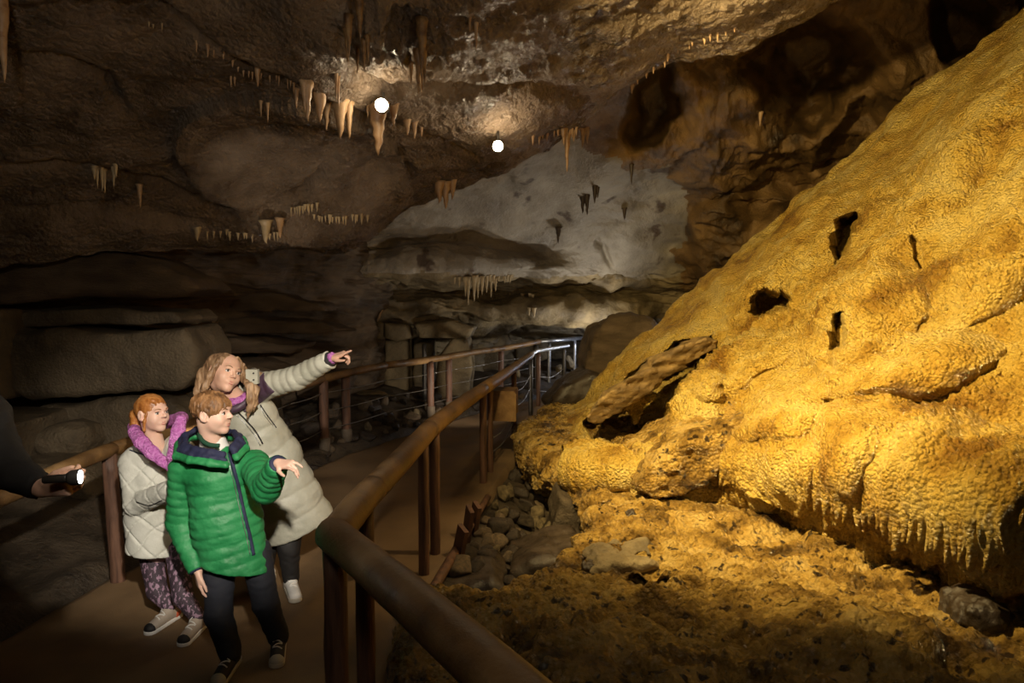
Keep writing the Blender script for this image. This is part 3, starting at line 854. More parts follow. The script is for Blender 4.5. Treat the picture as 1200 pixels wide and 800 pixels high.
polyrock('gully_boulder', [(592, 698), (600, 674), (640, 656), (680, 646), (692, 656), (672, 688), (630, 700)], 4.8, 5.5, .06, M['darkstone'], h=.02, amp=.05, nsc=2, seed=130,
         label='brown flat boulder tucked under the bright edge of the shelf', cat=rock_cat)
polyrock('gully_rock', [(642, 655), (646, 612), (656, 584), (672, 588), (684, 610), (690, 645)], 5.6, 6.2, .08, M['rubble'], h=.02, amp=.06, nsc=2, seed=131,
         label='smooth brown rock face under the recess of the shelf edge', cat=rock_cat)
polyrock('cave_knob', [(728, 482), (744, 466), (764, 458), (772, 462), (758, 474), (752, 484), (744, 496), (738, 484)], 7.7, 7.85, .015, M['flow'], h=.010, amp=.045, nsc=6, seed=132,
         label='small ragged ochre rock hanging in the hollow below the slab', cat=rock_cat)


# ------------------------------------------------------------------ loose stones
def stone_mesh(seed, nsub=3, cuts=9):
    import bmesh
    bm = bmesh.new(); bmesh.ops.create_icosphere(bm, subdivisions=nsub, radius=1)
    V = np.array([v.co[:] for v in bm.verts]); F = [[v.index for v in f.verts] for f in bm.faces]; bm.free()
    rs = np.random.RandomState(seed)
    for _ in range(cuts):
        n = rs.normal(size=3); n /= np.linalg.norm(n); d = rs.uniform(.5, .8)
        t = V @ n - d; V = V - np.outer(np.maximum(t, 0) * .92, n)
    V += .05 * np.stack([perlin(V * 2.2, seed + k) for k in range(3)], 1)
    V *= rs.uniform(.75, 1.2, 3) * np.array([1, 1, .75])
    return V, F


STONES = []
for k in range(8):
    V, F = stone_mesh(200 + k)
    me = bpy.data.meshes.new('stone'); me.from_pydata(V.tolist(), [], F); me.polygons.foreach_set('use_smooth', [True] * len(F))
    me.materials.append([M['stone'], M['darkstone'], M['stone'], M['darkstone'], M['stone'], M['back'], M['darkstone'], M['rubble']][k])
    STONES.append(me)
FV = np.array([v.co[:] for v in floor_.data.vertices]).reshape(300, 360, 3)


def floor_z(x, y):
    i = int(round((x + 7.5) / 16.5 * 299)); j = int(round((y + 3) / 22 * 359))
    return FV[min(max(i, 0), 299), min(max(j, 0), 359), 2]


rs = np.random.RandomState(5)


def put_stone(x, y, z, s, k, label, group, rot=None):
    o = bpy.data.objects.new('stone', STONES[k]); COL.objects.link(o)
    o.location = (x, y, z); o.scale = np.array(s) if not np.isscalar(s) else (s, s, s)
    o.rotation_euler = rot if rot is not None else (rs.uniform(-.5, .5), rs.uniform(-.5, .5), rs.uniform(0, 6))
    setp(o, label, 'stone', group); return o


big = [((578, 540), .13, 0, 'flattish ochre stone at the top of the gully stones beside the third pair of posts'),
       ((603, 546), .14, 0, 'pale orange stone right of the flattish ochre one at the top of the gully'),
       ((600, 570), .15, 1, 'black angular stone just below the pale orange gully stone'),
       ((575, 574), .13, 2, 'rounded grey brown stone against the foot of the third pair of posts'),
       ((566, 593), .11, 4, 'ochre stone below the rounded grey brown one by the posts'),
       ((585, 608), .17, 3, 'large dark round stone in the middle of the gully'),
       ((630, 598), .13, 5, 'pale flat stone lying right of the middle of the gully'),
       ((627, 614), .10, 5, 'grey stone just under the pale flat stone in the gully'),
       ((600, 622), .08, 2, 'squarish light brown stone low in the gully'),
       ((588, 637), .12, 4, 'angular grey stone with a lit top above the broad dark slab'),
       ((550, 644), .17, 6, 'big dark round stone right of the middle pair of posts'),
       ((581, 655), .10, 2, 'brown stone between the dark slab and the flat boulder'),
       ((522, 650), .07, 5, 'small pinkish stone close to the foot of the middle posts'),
       ((640, 632), .11, 0, 'flat ochre brown stone at the foot of the smooth rock face')]
for (px, py), s, k, lab in big:
    q = Pz(px, py, -.18); put_stone(q[0], q[1], q[2] - s * .2, (s, s, s * .8), k, lab, None)
KW = ['pale', 'dark', 'grey brown', 'dark', 'brown', 'light', 'black', 'earthy']
SIZES = lambda s_: 'large' if s_ > .11 else 'middling' if s_ > .075 else 'small' if s_ > .05 else 'tiny'


def zone_gully(px, py):
    a = 'high in the gully' if py < 560 else 'halfway down the gully' if py < 620 else 'low in the gully'
    return a + (', edging board side' if px < 580 else ', middle' if px < 630 else ', shelf side')


cells_ = [(x, y) for x in np.arange(545, 700, 13) for y in np.arange(500, 700, 11)]
for cx_, cy_ in cells_:
    px, py = cx_ + rs.uniform(-6, 6), cy_ + rs.uniform(-5, 5)
    q = Pz(px, py, -.2)
    xr = np.interp(q[1], RE[:, 1], RE[:, 0])
    if q[0] < xr + .06 or q[0] > xr + 1.3: continue
    s = rs.uniform(.045, .115); k = rs.randint(8)
    put_stone(q[0], q[1], floor_z(q[0], q[1]) + s * .5, s, k, '%s %s loose stone %s' % (SIZES(s), KW[k], zone_gully(px, py)), 'small loose stones in the gully')


def zone_left(px):
    for lim_, t_ in ((150, 'left of the nearest left post'), (372, 'behind the family'), (415, 'at the first pair of left posts'), (455, 'right of the first left posts'), (498, 'left of the second left posts'),
                     (532, 'at the second pair of left posts'), (590, 'right of the second left posts')):
        if px < lim_: return t_
    return 'near the far metal posts'


for n in range(85):
    y = rs.uniform(6.8, 12.3); xl = np.interp(y, LE[:, 1], LE[:, 0]); off_ = rs.uniform(.08, 1.35); x = xl - off_
    s = rs.uniform(.05, .16) * (1 if off_ > .25 else .6); k = rs.randint(8)
    px = proj(np.array([[x, y, .1]]))[0][0]
    put_stone(x, y, floor_z(x, y) + s * .3, s, k, '%s %s stone %s, %s' % (SIZES(s), KW[k], zone_left(px), 'at the path edge' if off_ < .5 else 'mid rubble' if off_ < 1.1 else 'by the wall'),
              'loose stones behind the left handrail')
for n in range(14):
    y = rs.uniform(11.9, 14.5); xr = np.interp(y, [11.6, 15], [1.8, 3.4]); x = xr + rs.uniform(-.4, .4)
    s = rs.uniform(.06, .14); k = rs.choice([0, 2, 5])
    put_stone(x, y, .0 + s * .3, s, k, '%s %s stone lit at the far end of the path' % (SIZES(s), KW[k]), 'lit stones at the end of the path')
q = P(667, 425, 14.2); put_stone(q[0], q[1], q[2], .2, 5, 'large white lit stone seen between the far metal posts', None)
q = P(656, 433, 13.8); put_stone(q[0], q[1], q[2], .14, 5, 'smaller white lit stone left of the large one between the metal posts', None)
q = P(607, 437, 12.0); put_stone(q[0], q[1], q[2], (.09, .06, .14), 5, 'pale pointed stone just above the wooden box on the right handrail', None)
q = P(397, 459, 9.2); put_stone(q[0] + .45, q[1], q[2] - .02, (.34, .12, .05), 5, 'long pale flat stone lying behind the pair of left posts', None, (0, 0.05, .1))


# ------------------------------------------------------------------ handrails
def wobble(pts, n, amp, seed):
    c = cr(np.array(pts), n)
    c[:, 2] += amp * np.array([perlin(np.array([[t * 2.2, seed, 0]]))[0] for t in np.linspace(0, len(pts), n)])
    return c


def log(name, a, b, r0, r1, mt, parent, seed=0, n=14, seg=20, bow=.01, **kw):
    a, b = np.array(a, float), np.array(b, float)
    t = np.linspace(0, 1, n); pts = a + np.outer(t, b - a)
    pts[:, 2] += bow * np.sin(t * math.pi) * (1 if seed % 2 else -.6)
    rr = (r0 + (r1 - r0) * t) * (1 + .035 * np.array([perlin(np.array([[k * 5.0, seed * 3.1, 1]]))[0] for k in t]))
    rr = np.concatenate([[rr[0] * .88], rr, [rr[-1] * .88]])
    d = (b - a) / np.linalg.norm(b - a) * .008
    pts = np.vstack([pts[0] - d, pts, pts[-1] + d])
    V, F = tube(pts, rr, seg, wob=.02, seed=seed)
    return mk(name, V, F, mt, parent, **kw)


Z = .95
def RP(px, py): return Pz(px, py, Z)
rr_pts = [Pz(700, 900, Z), RP(392, 628), RP(437, 573), RP(503, 503), RP(566, 456), RP(622, 416)]
rail = empty('handrail', (rr_pts[1][0], rr_pts[1][1], 0), 'thick round timber handrail on posts curving along the right side of the path', 'handrail')
corner = rr_pts[1]
near = corner + (rr_pts[0] - corner) * 1.0
log('rail', near, corner + (corner - near) / np.linalg.norm(near - corner) * .03, .073, .069, M['wood'], rail, 3, label='nearest timber rail running out of the bottom edge')
rad = [.069, .068, .067, .064, .055]
for k in range(1, 5):
    log('rail', rr_pts[k], rr_pts[k + 1], rad[k - 1], rad[k], M['wood'], rail, 4 + k, n=12)
# round knuckle where the two logs are mitred at the corner
V, F = tube([corner + [0, 0, -.055], corner + [0, 0, -.03], corner, corner + [0, 0, .03], corner + [0, 0, .055]], [.035, .062, .070, .062, .035], 20)
mk('mitre_joint', V, F, M['wood'], rail)
m0, m1, m2 = RP(622, 416), RP(629, 411), RP(666, 404)
m2 = P(666, 405, 12.7)
mk('metal_rail', *tube([m0 + [-.02, -.15, .0], m0 + [0, .0, .01], m1, m2], .032, 12), M['metal'], rail, label='bright steel end of the right handrail')


def post(x, y, z0, z1, r, parent, seed, mt=None, name='post', foot=False, lean=(0, 0), seg=14):
    n = 9; t = np.linspace(0, 1, n)
    pts = np.stack([x + lean[0] * (1 - t), y + lean[1] * (1 - t), z0 + (z1 - z0) * t], 1)
    rr = r * (1 + .06 * np.array([perlin(np.array([[k * 4.0, seed * 2.7, 2]]))[0] for k in t]))
    V, F = tube(pts, rr, seg, wob=.05, seed=seed)
    o = mk(name, V, F, mt or M['post'], parent)
    if foot:
        V, F = tube([[x + lean[0], y + lean[1], z0 - .02], [x + lean[0], y + lean[1], z0 + .12], [x + lean[0] * .8, y, z0 + .14]], [r * 1.25, r * 1.18, r], seg, wob=.06, seed=seed)
        mk('footing', V, F, M['foot'], o, label='pale concrete collar')
    return o


def rail_at(px, pts):
    """point of the rail axis that stands above pixel column px"""
    C = np.array(pts); best = None
    for a, b in zip(C[:-1], C[1:]):
        for t in np.linspace(0, 1, 60):
            q = a + (b - a) * t; u, v = proj(q[None]); e = abs(u[0] - px)
            if best is None or e < best[0]: best = (e, q)
    return best[1]


axis = rr_pts[1:] + [m1, m2]
for k, (px, r, mt, zb) in enumerate([(386, .047, None, -.15), (426, .044, None, -.15), (496, .037, None, -.15), (508.5, .037, None, -.15), (566, .036, None, -.2), (575, .03, None, -.2),
                                 (602, .035, None, -.1), (622, .034, 'darkmetal', -.05), (631, .036, None, -.05), (661, .034, 'darkmetal', -.05)]):
    q = rail_at(px, axis)
    post(q[0], q[1], zb, q[2] - .045, r, rail, 30 + k, M[mt] if mt else None, 'post' if not mt else 'metal_post', foot=False)
# thin wires and the edging boards
for (a, b, z) in ((602, 623, .62), (602, 623, .42), (575, 602, .35), (632, 661, .25), (632, 661, .5), (575, 602, .2)):
    qa, qb = rail_at(a, axis), rail_at(b, axis)
    c = (qa + qb) / 2; c[2] = z - .06
    qa, qb = qa.copy(), qb.copy(); qa[2] = z; qb[2] = z + .04
    mk('wire', *tube(cr([qa, c, qb], 9), .008, 6), M['wire'], rail)
ea, eb = Pz(508, 690, .02), Pz(572, 582, .02)
log('edging_board', ea, eb, .035, .03, M['post'], rail, 51, n=10, seg=10)
for k, (u, v, w_) in enumerate(((548, 606, .5), (556, 596, .42), (538, 628, .45))):
    a = Pz(u, v, .12); b = Pz(u - 2, v + 40, -.12)
    V, F = box((a + b) / 2, (.035, .11, w_), rot=.4 + .1 * k, tilt=.35)
    mk('edging_plank', V, F, M['post'], rail, smooth=False)

# wooden box below the rail, between the third pair of posts and the next
q = rail_at(588, axis)
bx = empty('wooden_box', (q[0], q[1], .42), 'open wooden box hung under the right handrail beyond the third posts', 'box')
for nm, c, s, rt_ in (('back_panel', (q[0] - .16, q[1] - .1, .64), (.03, .34, .34), -.12), ('top_panel', (q[0], q[1] - .1, .80), (.34, .36, .025), -.12),
                      ('side_panel', (q[0] + .16, q[1] - .1, .66), (.03, .34, .28), -.12), ('front_panel', (q[0] + .01, q[1] - .27, .63), (.32, .03, .32), -.12)):
    mk(nm, *box(c, s, rot=rt_), M['wood'], bx, smooth=False)

# --- left handrail
lp = [P(-160, 650, 2.9), P(40, 566, 3.75), P(132, 526, 4.45), P(240, 492, 5.6), P(340, 455, 7.2), P(378, 444, 8.0), P(452, 428, 9.2), P(524, 418, 10.4), P(590, 408, 12.0), P(632, 400, 13.2)]
lrail = empty('handrail', (lp[5][0], lp[5][1], .05), 'thin dark timber handrail with wires running behind the family along the left side', 'handrail')
for k in range(len(lp) - 1):
    log('rail', lp[k], lp[k + 1], .050, .048, M['wood'], lrail, 60 + k, n=8, seg=14, bow=.008)
mk('metal_rail', *tube([lp[-1], P(660, 398, 13.9), P(692, 395, 14.6)], .04, 12), M['metal'], lrail, label='pale steel end of the left handrail')
for k, (px, py0, Y_, z0, r, mt, ft) in enumerate([(128, 530, 4.42, -.12, .046, None, False), (379, 446, 8.0, .07, .055, None, True), (405, 440, 8.5, .08, .055, None, True), (504, 424, 10.0, .12, .055, None, True),
                                              (526, 420, 10.45, .12, .05, None, True), (587, 411, 12.0, .05, .05, None, False), (628, 404, 13.1, 0, .05, 'darkmetal', False),
                                              (643.5, 402, 13.6, .0, .035, 'metal', False), (673.5, 399, 14.2, .0, .035, 'metal', False)]):
    q = P(px, py0, Y_)
    post(q[0], q[1], z0, q[2], r, lrail, 70 + k, M[mt] if mt else None, 'post' if not mt else 'metal_post', foot=ft, lean=(.03 if k == 0 else 0, 0))
for z in (.30, .52, .74):
    for k in range(2, len(lp) - 1):
        a, b = lp[k].copy(), lp[k + 1].copy(); a[2] = z; b[2] = z
        mk('wire', *tube(cr([a, (a + b) / 2 - [0, 0, .015], b], 7), .006, 5), M['wire'], lrail)
post(*(P(497, 401, 10.9)[:2]), .2, P(497, 403, 10.9)[2], .035, lrail, 90, M['darkmetal'], 'marker_post')


# ------------------------------------------------------------------ things hanging from the roof
gp = np.concatenate([gceil.reshape(-1, 3), gback.reshape(-1, 3)]); gp = gp[gp[:, 1] > 1.5]
gx_, gy_ = proj(gp)


def roof_at(px, py):
    """nearest roof point behind a pixel"""
    m = np.hypot(gx_ - px, gy_ - py) < 6
    if not m.any(): m = np.hypot(gx_ - px, gy_ - py) < 25
    c = gp[m]; return c[np.argmin(c[:, 1])]


def spike(px, y0, y1, w, seed=0, blade=1.0, lean=0.0, Y=None):
    q = roof_at(px, y0) if Y is None else P(px, y0, Y)
    q = q + np.array([0, -.03, .03])
    L = abs(y1 - y0) * q[1] / 800 + .03; r = w / 2 * q[1] / 800
    n = 9; t = np.linspace(0, 1, n); rs_ = np.random.RandomState(seed)
    pts = q - np.outer(t, [0, 0, L]); pts[:, 0] += lean * L * t + .0045 * r / .03 * rs_.uniform(-1, 1, n) * (t > 0)
    rad = r * (1.3 * (1 - t) ** .9 + .14); rad[0] *= 1.25; rad[-1] = r * .08
    V, F = tube(pts, rad, 9, wob=.12, seed=seed)
    V = (V - q) * [1, .7 / blade + .3, 1] + q if blade > 1 else V
    return V, F, q


def one(px, y0, y1, w, label, mt='stal', seed=0, **kw):
    V, F, q = spike(px, y0, y1, w, seed, **kw)
    return mk('stalactite', V, F, M[mt], origin=q, label=label, cat='stalactite')


def rowof(items, label, mt='stal', seed=0, group=None):
    q0 = roof_at(items[0][0], items[0][1]); r = empty('stalactite_row', q0, label, 'stalactites', group)
    for k, (px, y0, y1, w) in enumerate(items):
        V, F, q = spike(px, y0, y1, w, seed + k, blade=1.5 if w > 8 else 1.0)
        mk('stalactite', V, F, M[mt], r)
    return r


rowof([(351, 114, 132, 5), (357, 107, 138, 8), (364, 106, 146, 10), (377, 118, 148, 13), (388, 126, 153, 7), (395, 128, 150, 8), (400, 129, 168, 13), (407, 131, 149, 6), (413, 130, 168, 8)],
      'row of big tan stalactites along the diagonal ledge left of the brighter lamp', seed=10)
rowof([(446, 130, 186, 17), (436, 130, 142, 4), (460, 131, 152, 9), (465, 131, 139, 5)], 'large pointed tan stalactite and small ones right under the brighter lamp', seed=30)
rowof([(399, 94, 121, 3.5), (403, 94, 126, 3.5)], 'pair of thin straight stalactites above the big tan row', seed=40)
rowof([(476, 149, 164, 7), (485, 151, 169, 6), (491, 156, 166, 4)], 'three short stalactites on a ledge to the right of the brighter lamp', seed=44)
rowof([(419, 0, 50, 9), (413, 22, 62, 7), (409, 45, 82, 6), (424, 55, 84, 5), (428, 50, 76, 4), (417, 66, 92, 4)], 'long ragged amber curtain hanging at the top centre left', 'stal_brown', 50)
rowof([(492, 26, 88, 10), (486, 62, 108, 7), (482, 84, 106, 4), (496, 60, 100, 5), (490, 92, 116, 3)], 'golden brown hanging rock with dripping tips at the top centre', 'stal_brown', 60)
rowof([(558, 38, 64, 4),(550, 30, 44, 3)], 'two thin dripping stalactites above the second lamp', seed=66)
rowof([(665, 162, 207, 6), (661, 160, 176, 5), (683, 160, 179, 5), (687, 160, 174, 4), (671, 160, 172, 4)], 'long amber stalactite with shorter ones hanging from the edge right of the second lamp', seed=70)
rowof([(516, 222, 244, 9), (524, 222, 250, 9), (532, 218, 240, 7)], 'three dull drapes on the long dark ledge left of the second lamp', seed=76)
rowof([(117, 202, 214, 5), (121, 203, 223, 3), (126, 203, 226, 3.5), (130, 203, 227, 3.5), (135, 203, 225, 3.5), (139, 202, 214, 4)], 'comb of small stalactites low on the dark roof at the left', seed=80, mt='stal_pale')
one(8, -8, 94, 12, 'long single stalactite at the top left corner', seed=90)
one(171, 222, 245, 5, 'single short forked stalactite right of the small comb on the left', seed=91)
one(302, 88, 108, 6, 'short tan stalactite at the upper left end of the diagonal ledge', seed=92)
rowof([(307, 130, 144, 3), (315, 132, 150, 3), (272, 117, 128, 2.5), (279, 117, 127, 2.5)], 'sparse thin straws left below the big tan row', seed=93)
one(314, 268, 291, 10, 'pale tooth shaped stalactite left on the low ledge above the woman', seed=94, mt='stal_pale')
one(333, 262, 282, 7, 'brown tooth shaped stalactite right of the pale one above the woman', seed=95)
one(238, 271, 283, 6, 'small pale stalactite alone on the low ledge above the girl', seed=96, mt='stal_pale')
rowof([(682, 238, 256, 5), (688, 236, 258, 5), (697, 225, 244, 5), (701, 226, 238, 4)], 'cluster of dark stalactites on the pale far roof', 'stal_dark', 100)
one(740, 200, 222, 4, 'thin dark stalactite at the right of the pale far roof', 'stal_dark', 104)
one(651, 273, 290, 5, 'small black stalactite alone over the pale rounded lip', 'stal_dark', 105)
one(732, 252, 264, 4, 'tiny dark stalactite low on the right of the pale far roof', 'stal_dark', 106)
one(896, 134, 148, 4, 'small amber stalactite among the brown hollows at the upper right', 'stal', 107)
rowof([(549, 331, 352, 4), (553, 330, 361, 4), (558, 330, 358, 4.5), (563, 331, 354, 4), (568, 330, 350, 4), (573, 331, 348, 4), (577, 331, 354, 3.5), (581, 332, 347, 3.5), (543, 330, 340, 3)],
      'cluster of pale stalactites in the low recess behind the path', 'stal_pale', 110)
rowof([(334, 345, 358, 4), (340, 345, 362, 4), (345, 345, 364, 4), (351, 346, 362, 4)], 'small pale comb of stalactites above the pointing arm', 'stal_pale', 122)
rowof([(620, 340, 348, 3), (614, 340, 346, 3), (626, 341, 349, 3), (628, 358, 368, 4), (622, 357, 365, 3)], 'scattered tiny pale stalactites right in the low recess', 'stal_pale', 126)
one(454, 362, 379, 5, 'splayed ochre stalactite in the recess above the back wall blocks', 'stal', 130, lean=-.3)


def teeth(pts, n, wmin, wmax, lmin, lmax, seed, mt='stal_pale', parent=ceiling, label=None):
    rs_ = np.random.RandomState(seed); parts = []
    for k in range(n):
        t = k / max(n - 1, 1) * (len(pts) - 1); i = min(int(t), len(pts) - 2); f = t - i
        px = pts[i][0] + (pts[i + 1][0] - pts[i][0]) * f; py = pts[i][1] + (pts[i + 1][1] - pts[i][1]) * f
        V, F, q = spike(px + rs_.uniform(-2, 2), py, py + rs_.uniform(lmin, lmax), rs_.uniform(wmin, wmax), seed + k)
        parts.append((V, F))
    V, F = merge(parts)
    mk('drip_teeth', V, F, M[mt], parent, kind='stuff')


teeth([(345, 252), (372, 247)], 12, 2, 3.5, 4, 9, 1)
teeth([(372, 260), (400, 262), (438, 258)], 22, 2, 3, 3, 8, 2)
teeth([(236, 60), (262, 72), (288, 88), (300, 92)], 9, 2, 3.5, 4, 10, 3, 'stal')
teeth([(306, 94), (330, 100), (350, 108)], 7, 2, 3, 4, 9, 4, 'stal')
teeth([(250, 275), (290, 283), (330, 280)], 16, 2, 3, 3, 7, 5)
teeth([(180, 32), (195, 36)], 3, 2, 3, 4, 10, 6)
teeth([(630, 166), (660, 160), (690, 158)], 14, 2, 4, 4, 10, 7, 'stal')
teeth([(740, 108), (800, 62), (860, 42)], 14, 2, 4, 3, 8, 8, 'stal')
teeth([(540, 330), (600, 330)], 16, 2, 3, 4, 9, 9, 'stal_pale', wall_back)


def lamp(px, py, Y, label, r, power):
    q = P(px, py, Y); top = roof_at(px, py - 12)
    o = empty('roof_lamp', q, label, 'lamp')
    mk('stem', *tube([q + [0, .06, .02], q + [0, .08, .07], [q[0], q[1] + .09, max(top[2], q[2] + .1)]], .012, 8), M['lampbody'], o)
    mk('housing', *tube([q + [0, .02, 0], q + [0, .05, .0], q + [0, .10, 0]], [r * 1.05, r * 1.1, r * .6], 16), M['lampbody'], o)
    V, F = tube([q + [0, -.03, 0], q + [0, -.025, 0], q + [0, -.01, 0], q + [0, .015, 0]], [r * .3, r * .7, r * .95, r * .98], 16)
    mk('bulb', V, F, M['bulb'], o)
    light('lamp_light', 'POINT', q + [.04, -.12, -.02], None, power, (1, .78, .5), shadow_soft_size=.03)


lamp(447, 123, 5.35, 'brighter bare round lamp under the roof beside the big stalactites', .05, 5)
lamp(583.5, 171, 6.35, 'smaller bare round lamp near the long diagonal lip of the roof', .048, 9)
# ------------------------------------------------------------------ people
M.update({
 'skin': mat('skin', [(.62, .36, .25), (.70, .43, .31)], 9, (.45, .6), .1, 220, .0006, sss=.06),
 'skin_pale': mat('pale_skin', [(.68, .42, .32), (.76, .50, .39)], 9, (.45, .6), .1, 220, .0006, sss=.06),
 'lips': mat('lips', [(.55, .2, .17)], 9, (.35, .5), 0),
 'teeth': mat('teeth', [(.8, .76, .68)], 9, (.3, .5), 0),
 'eye': mat('eye_white', [(.75, .72, .68)], 9, (.1, .2), 0),
 'iris': mat('dark_iris', [(.03, .02, .015)], 9, (.1, .2), 0),
 'hair_w': mat('long_brown_hair', [(.11, .058, .03), (.28, .165, .085), (.48, .31, .18)], 10, (.35, .55), .7, 60, .004, stretch=(3.2, 3.2, .35)),
 'hair_b': mat('short_brown_hair', [(.09, .042, .017), (.24, .115, .042), (.40, .21, .09)], 12, (.5, .7), .7, 60, .003, stretch=(2.5, 2.5, .6)),
 'hair_g': mat('ginger_hair', [(.20, .065, .015), (.38, .14, .03), (.55, .26, .08)], 10, (.35, .55), .6, 60, .003, stretch=(2.5, 2.5, .8)),
 'green': mat('green_quilted_nylon', [(.012, .15, .045), (.02, .22, .07), (.035, .28, .095)], 5, (.42, .6), .5, 45, .006),
 'navy': mat('navy_lining', [(.012, .014, .045), (.02, .024, .065)], 6, (.6, .8), .4, 60, .004),
 'sage': mat('pale_sage_nylon', [(.36, .355, .28), (.44, .43, .35), (.52, .51, .42)], 4, (.38, .55), .5, 40, .006),
 'aubergine': mat('aubergine_panel', [(.05, .025, .045), (.08, .045, .07)], 6, (.4, .6), .4, 60, .004),
 'cream': mat('light_grey_quilted_coat', [(.45, .45, .40), (.55, .55, .49), (.62, .62, .56)], 6, (.55, .75), .5, 50, .005),
 'pink': mat('pink_fleece', [(.42, .10, .36), (.55, .17, .50), (.68, .28, .62)], 60, (.8, .95), 1.0, 160, .008, cells=1.0, cscale=90),
 'jeans': mat('dark_navy_denim', [(.008, .009, .014), (.018, .02, .03)], 8, (.7, .9), .4, 120, .002),
 'black': mat('black_cloth', [(.010, .009, .009), (.018, .016, .015)], 8, (.6, .85), .4, 80, .003),
 'legging': mat('patterned_leggings', [(.03, .02, .03), (.07, .045, .06)], 40, (.6, .8), .2, 80, .002, dots=((.32, .2, .28), 60, .52), stretch=(1, 1, .6)),
 'white': mat('white_cotton', [(.72, .70, .66), (.8, .78, .74)], 6, (.7, .85), .3, 60, .003),
 'rubber': mat('cream_rubber', [(.42, .38, .30), (.5, .46, .38)], 10, (.5, .7), .2, 60, .002),
 'beige': mat('beige_trainer_fabric', [(.36, .30, .24), (.46, .39, .32)], 14, (.6, .8), .3, 80, .003),
 'orange': mat('orange_trim', [(.6, .12, .05)], 9, (.4, .6), 0),
 'canvas': mat('black_canvas', [(.02, .018, .018), (.035, .03, .03)], 10, (.7, .9), .3, 100, .002),
 'fur': mat('grey_fur_trim', [(.12, .10, .085), (.35, .31, .27), (.6, .56, .5)], 30, (.8, .95), 1.0, 120, .01),
 'torchlens': glow('torch_lens', (.9, .95, 1.0), 14),
})


def chain(p, pts, rads, k=.012, flat=None, baf=None):
    """tapered limb through joints; baf=(spacing, amplitude, phase) puffs it between quilting seams"""
    d = None; S = None; s0 = 0
    for i in range(len(pts) - 1):
        a, b = np.array(pts[i], float), np.array(pts[i + 1], float); ba = b - a; L = np.linalg.norm(ba)
        t = np.clip((p - a) @ ba / (L * L), 0, 1)
        di = sd_cone(p, a, b, rads[i], rads[i + 1], flat)
        si = s0 + ((p - a) @ ba / L if i in (0, len(pts) - 2) else t * L)
        if d is None: d, S = di, si
        else:
            S = np.where(di < d, si, S); d = smin(d, di, k)
        s0 += L
    if baf:
        q = S / baf[0] + (baf[2] if len(baf) > 2 else 0) + .10 * perlin(p * 6, 7)
        d = d - baf[1] * (np.abs(np.sin(math.pi * q)) ** .55 - .5) - .35 * baf[1] * ridged(p * [11, 11, 22], 2, 8) * .5
    return d


def headframe(c, yaw, pitch=0, roll=0, s=1.0):
    """origin and matrix whose columns are the head's right, forward and up"""
    y, pt, r = R(yaw), R(pitch), R(roll)
    f = np.array([math.sin(y) * math.cos(pt), -math.cos(y) * math.cos(pt), math.sin(pt)])
    rt = np.cross(f, [0, 0, 1.0]); rt /= np.linalg.norm(rt); up = np.cross(rt, f)
    rt2 = rt * math.cos(r) + up * math.sin(r); up2 = -rt * math.sin(r) + up * math.cos(r)
    return np.array(c, float), np.stack([rt2, f, up2], 1), s


def tolocal(p, H): return (p - H[0]) @ H[1] / H[2]
def toworld(q, H): return np.asarray(q, float) * H[2] @ H[1].T + H[0]


def head_sdf(p, H, child=False):
    q = tolocal(p, H); ax = np.abs(q[:, 0]); m = np.stack([ax, q[:, 1], q[:, 2]], 1)
    d = sd_ell(q, (0, -.012, .026), (.075, .095, .084))
    jw = .062 if child else .057
    d = smin(d, sd_ell(q, (0, .024, -.034), (jw, .064, .072)), .03)
    d = smin(d, sd_ell(q, (0, .066, -.088), (.024, .022, .020)), .028)
    d = smin(d, sd_ell(m, (.034, .058, -.030), (.024, .024, .026)), .022)
    d = smin(d, sd_ell(q, (0, .076, .026), (.046, .016, .012)), .02)
    d = smax(d, -sd_ell(m, (.031, .104, .004), (.019, .017, .011)), .012)
    nt = -.014 if child else -.02
    d = smin(d, sd_cone(q, (0, .086, .012), (0, .106, nt), .0065, .0095), .010)
    d = smin(d, sd_ell(m, (.010, .094, nt - .004), (.008, .010, .007)), .006)
    d = smin(d, sd_ell(q, (0, .081, -.054), (.025, .0125, .012)), .014)
    d = smax(d, -sd_ell(q, (0, .100, -.0555), (.019, .010, .0022)), .004)
    e = sd_ell(m, (.079, -.008, -.006), (.009, .020, .031))
    e = smax(e, -sd_ell(m, (.088, -.004, -.002), (.007, .011, .018)), .004)
    d = smin(d, e, .007)
    d = smin(d, sd_ell(m, (.074, .002, -.032), (.007, .009, .009)), .006)
    return d * H[2]


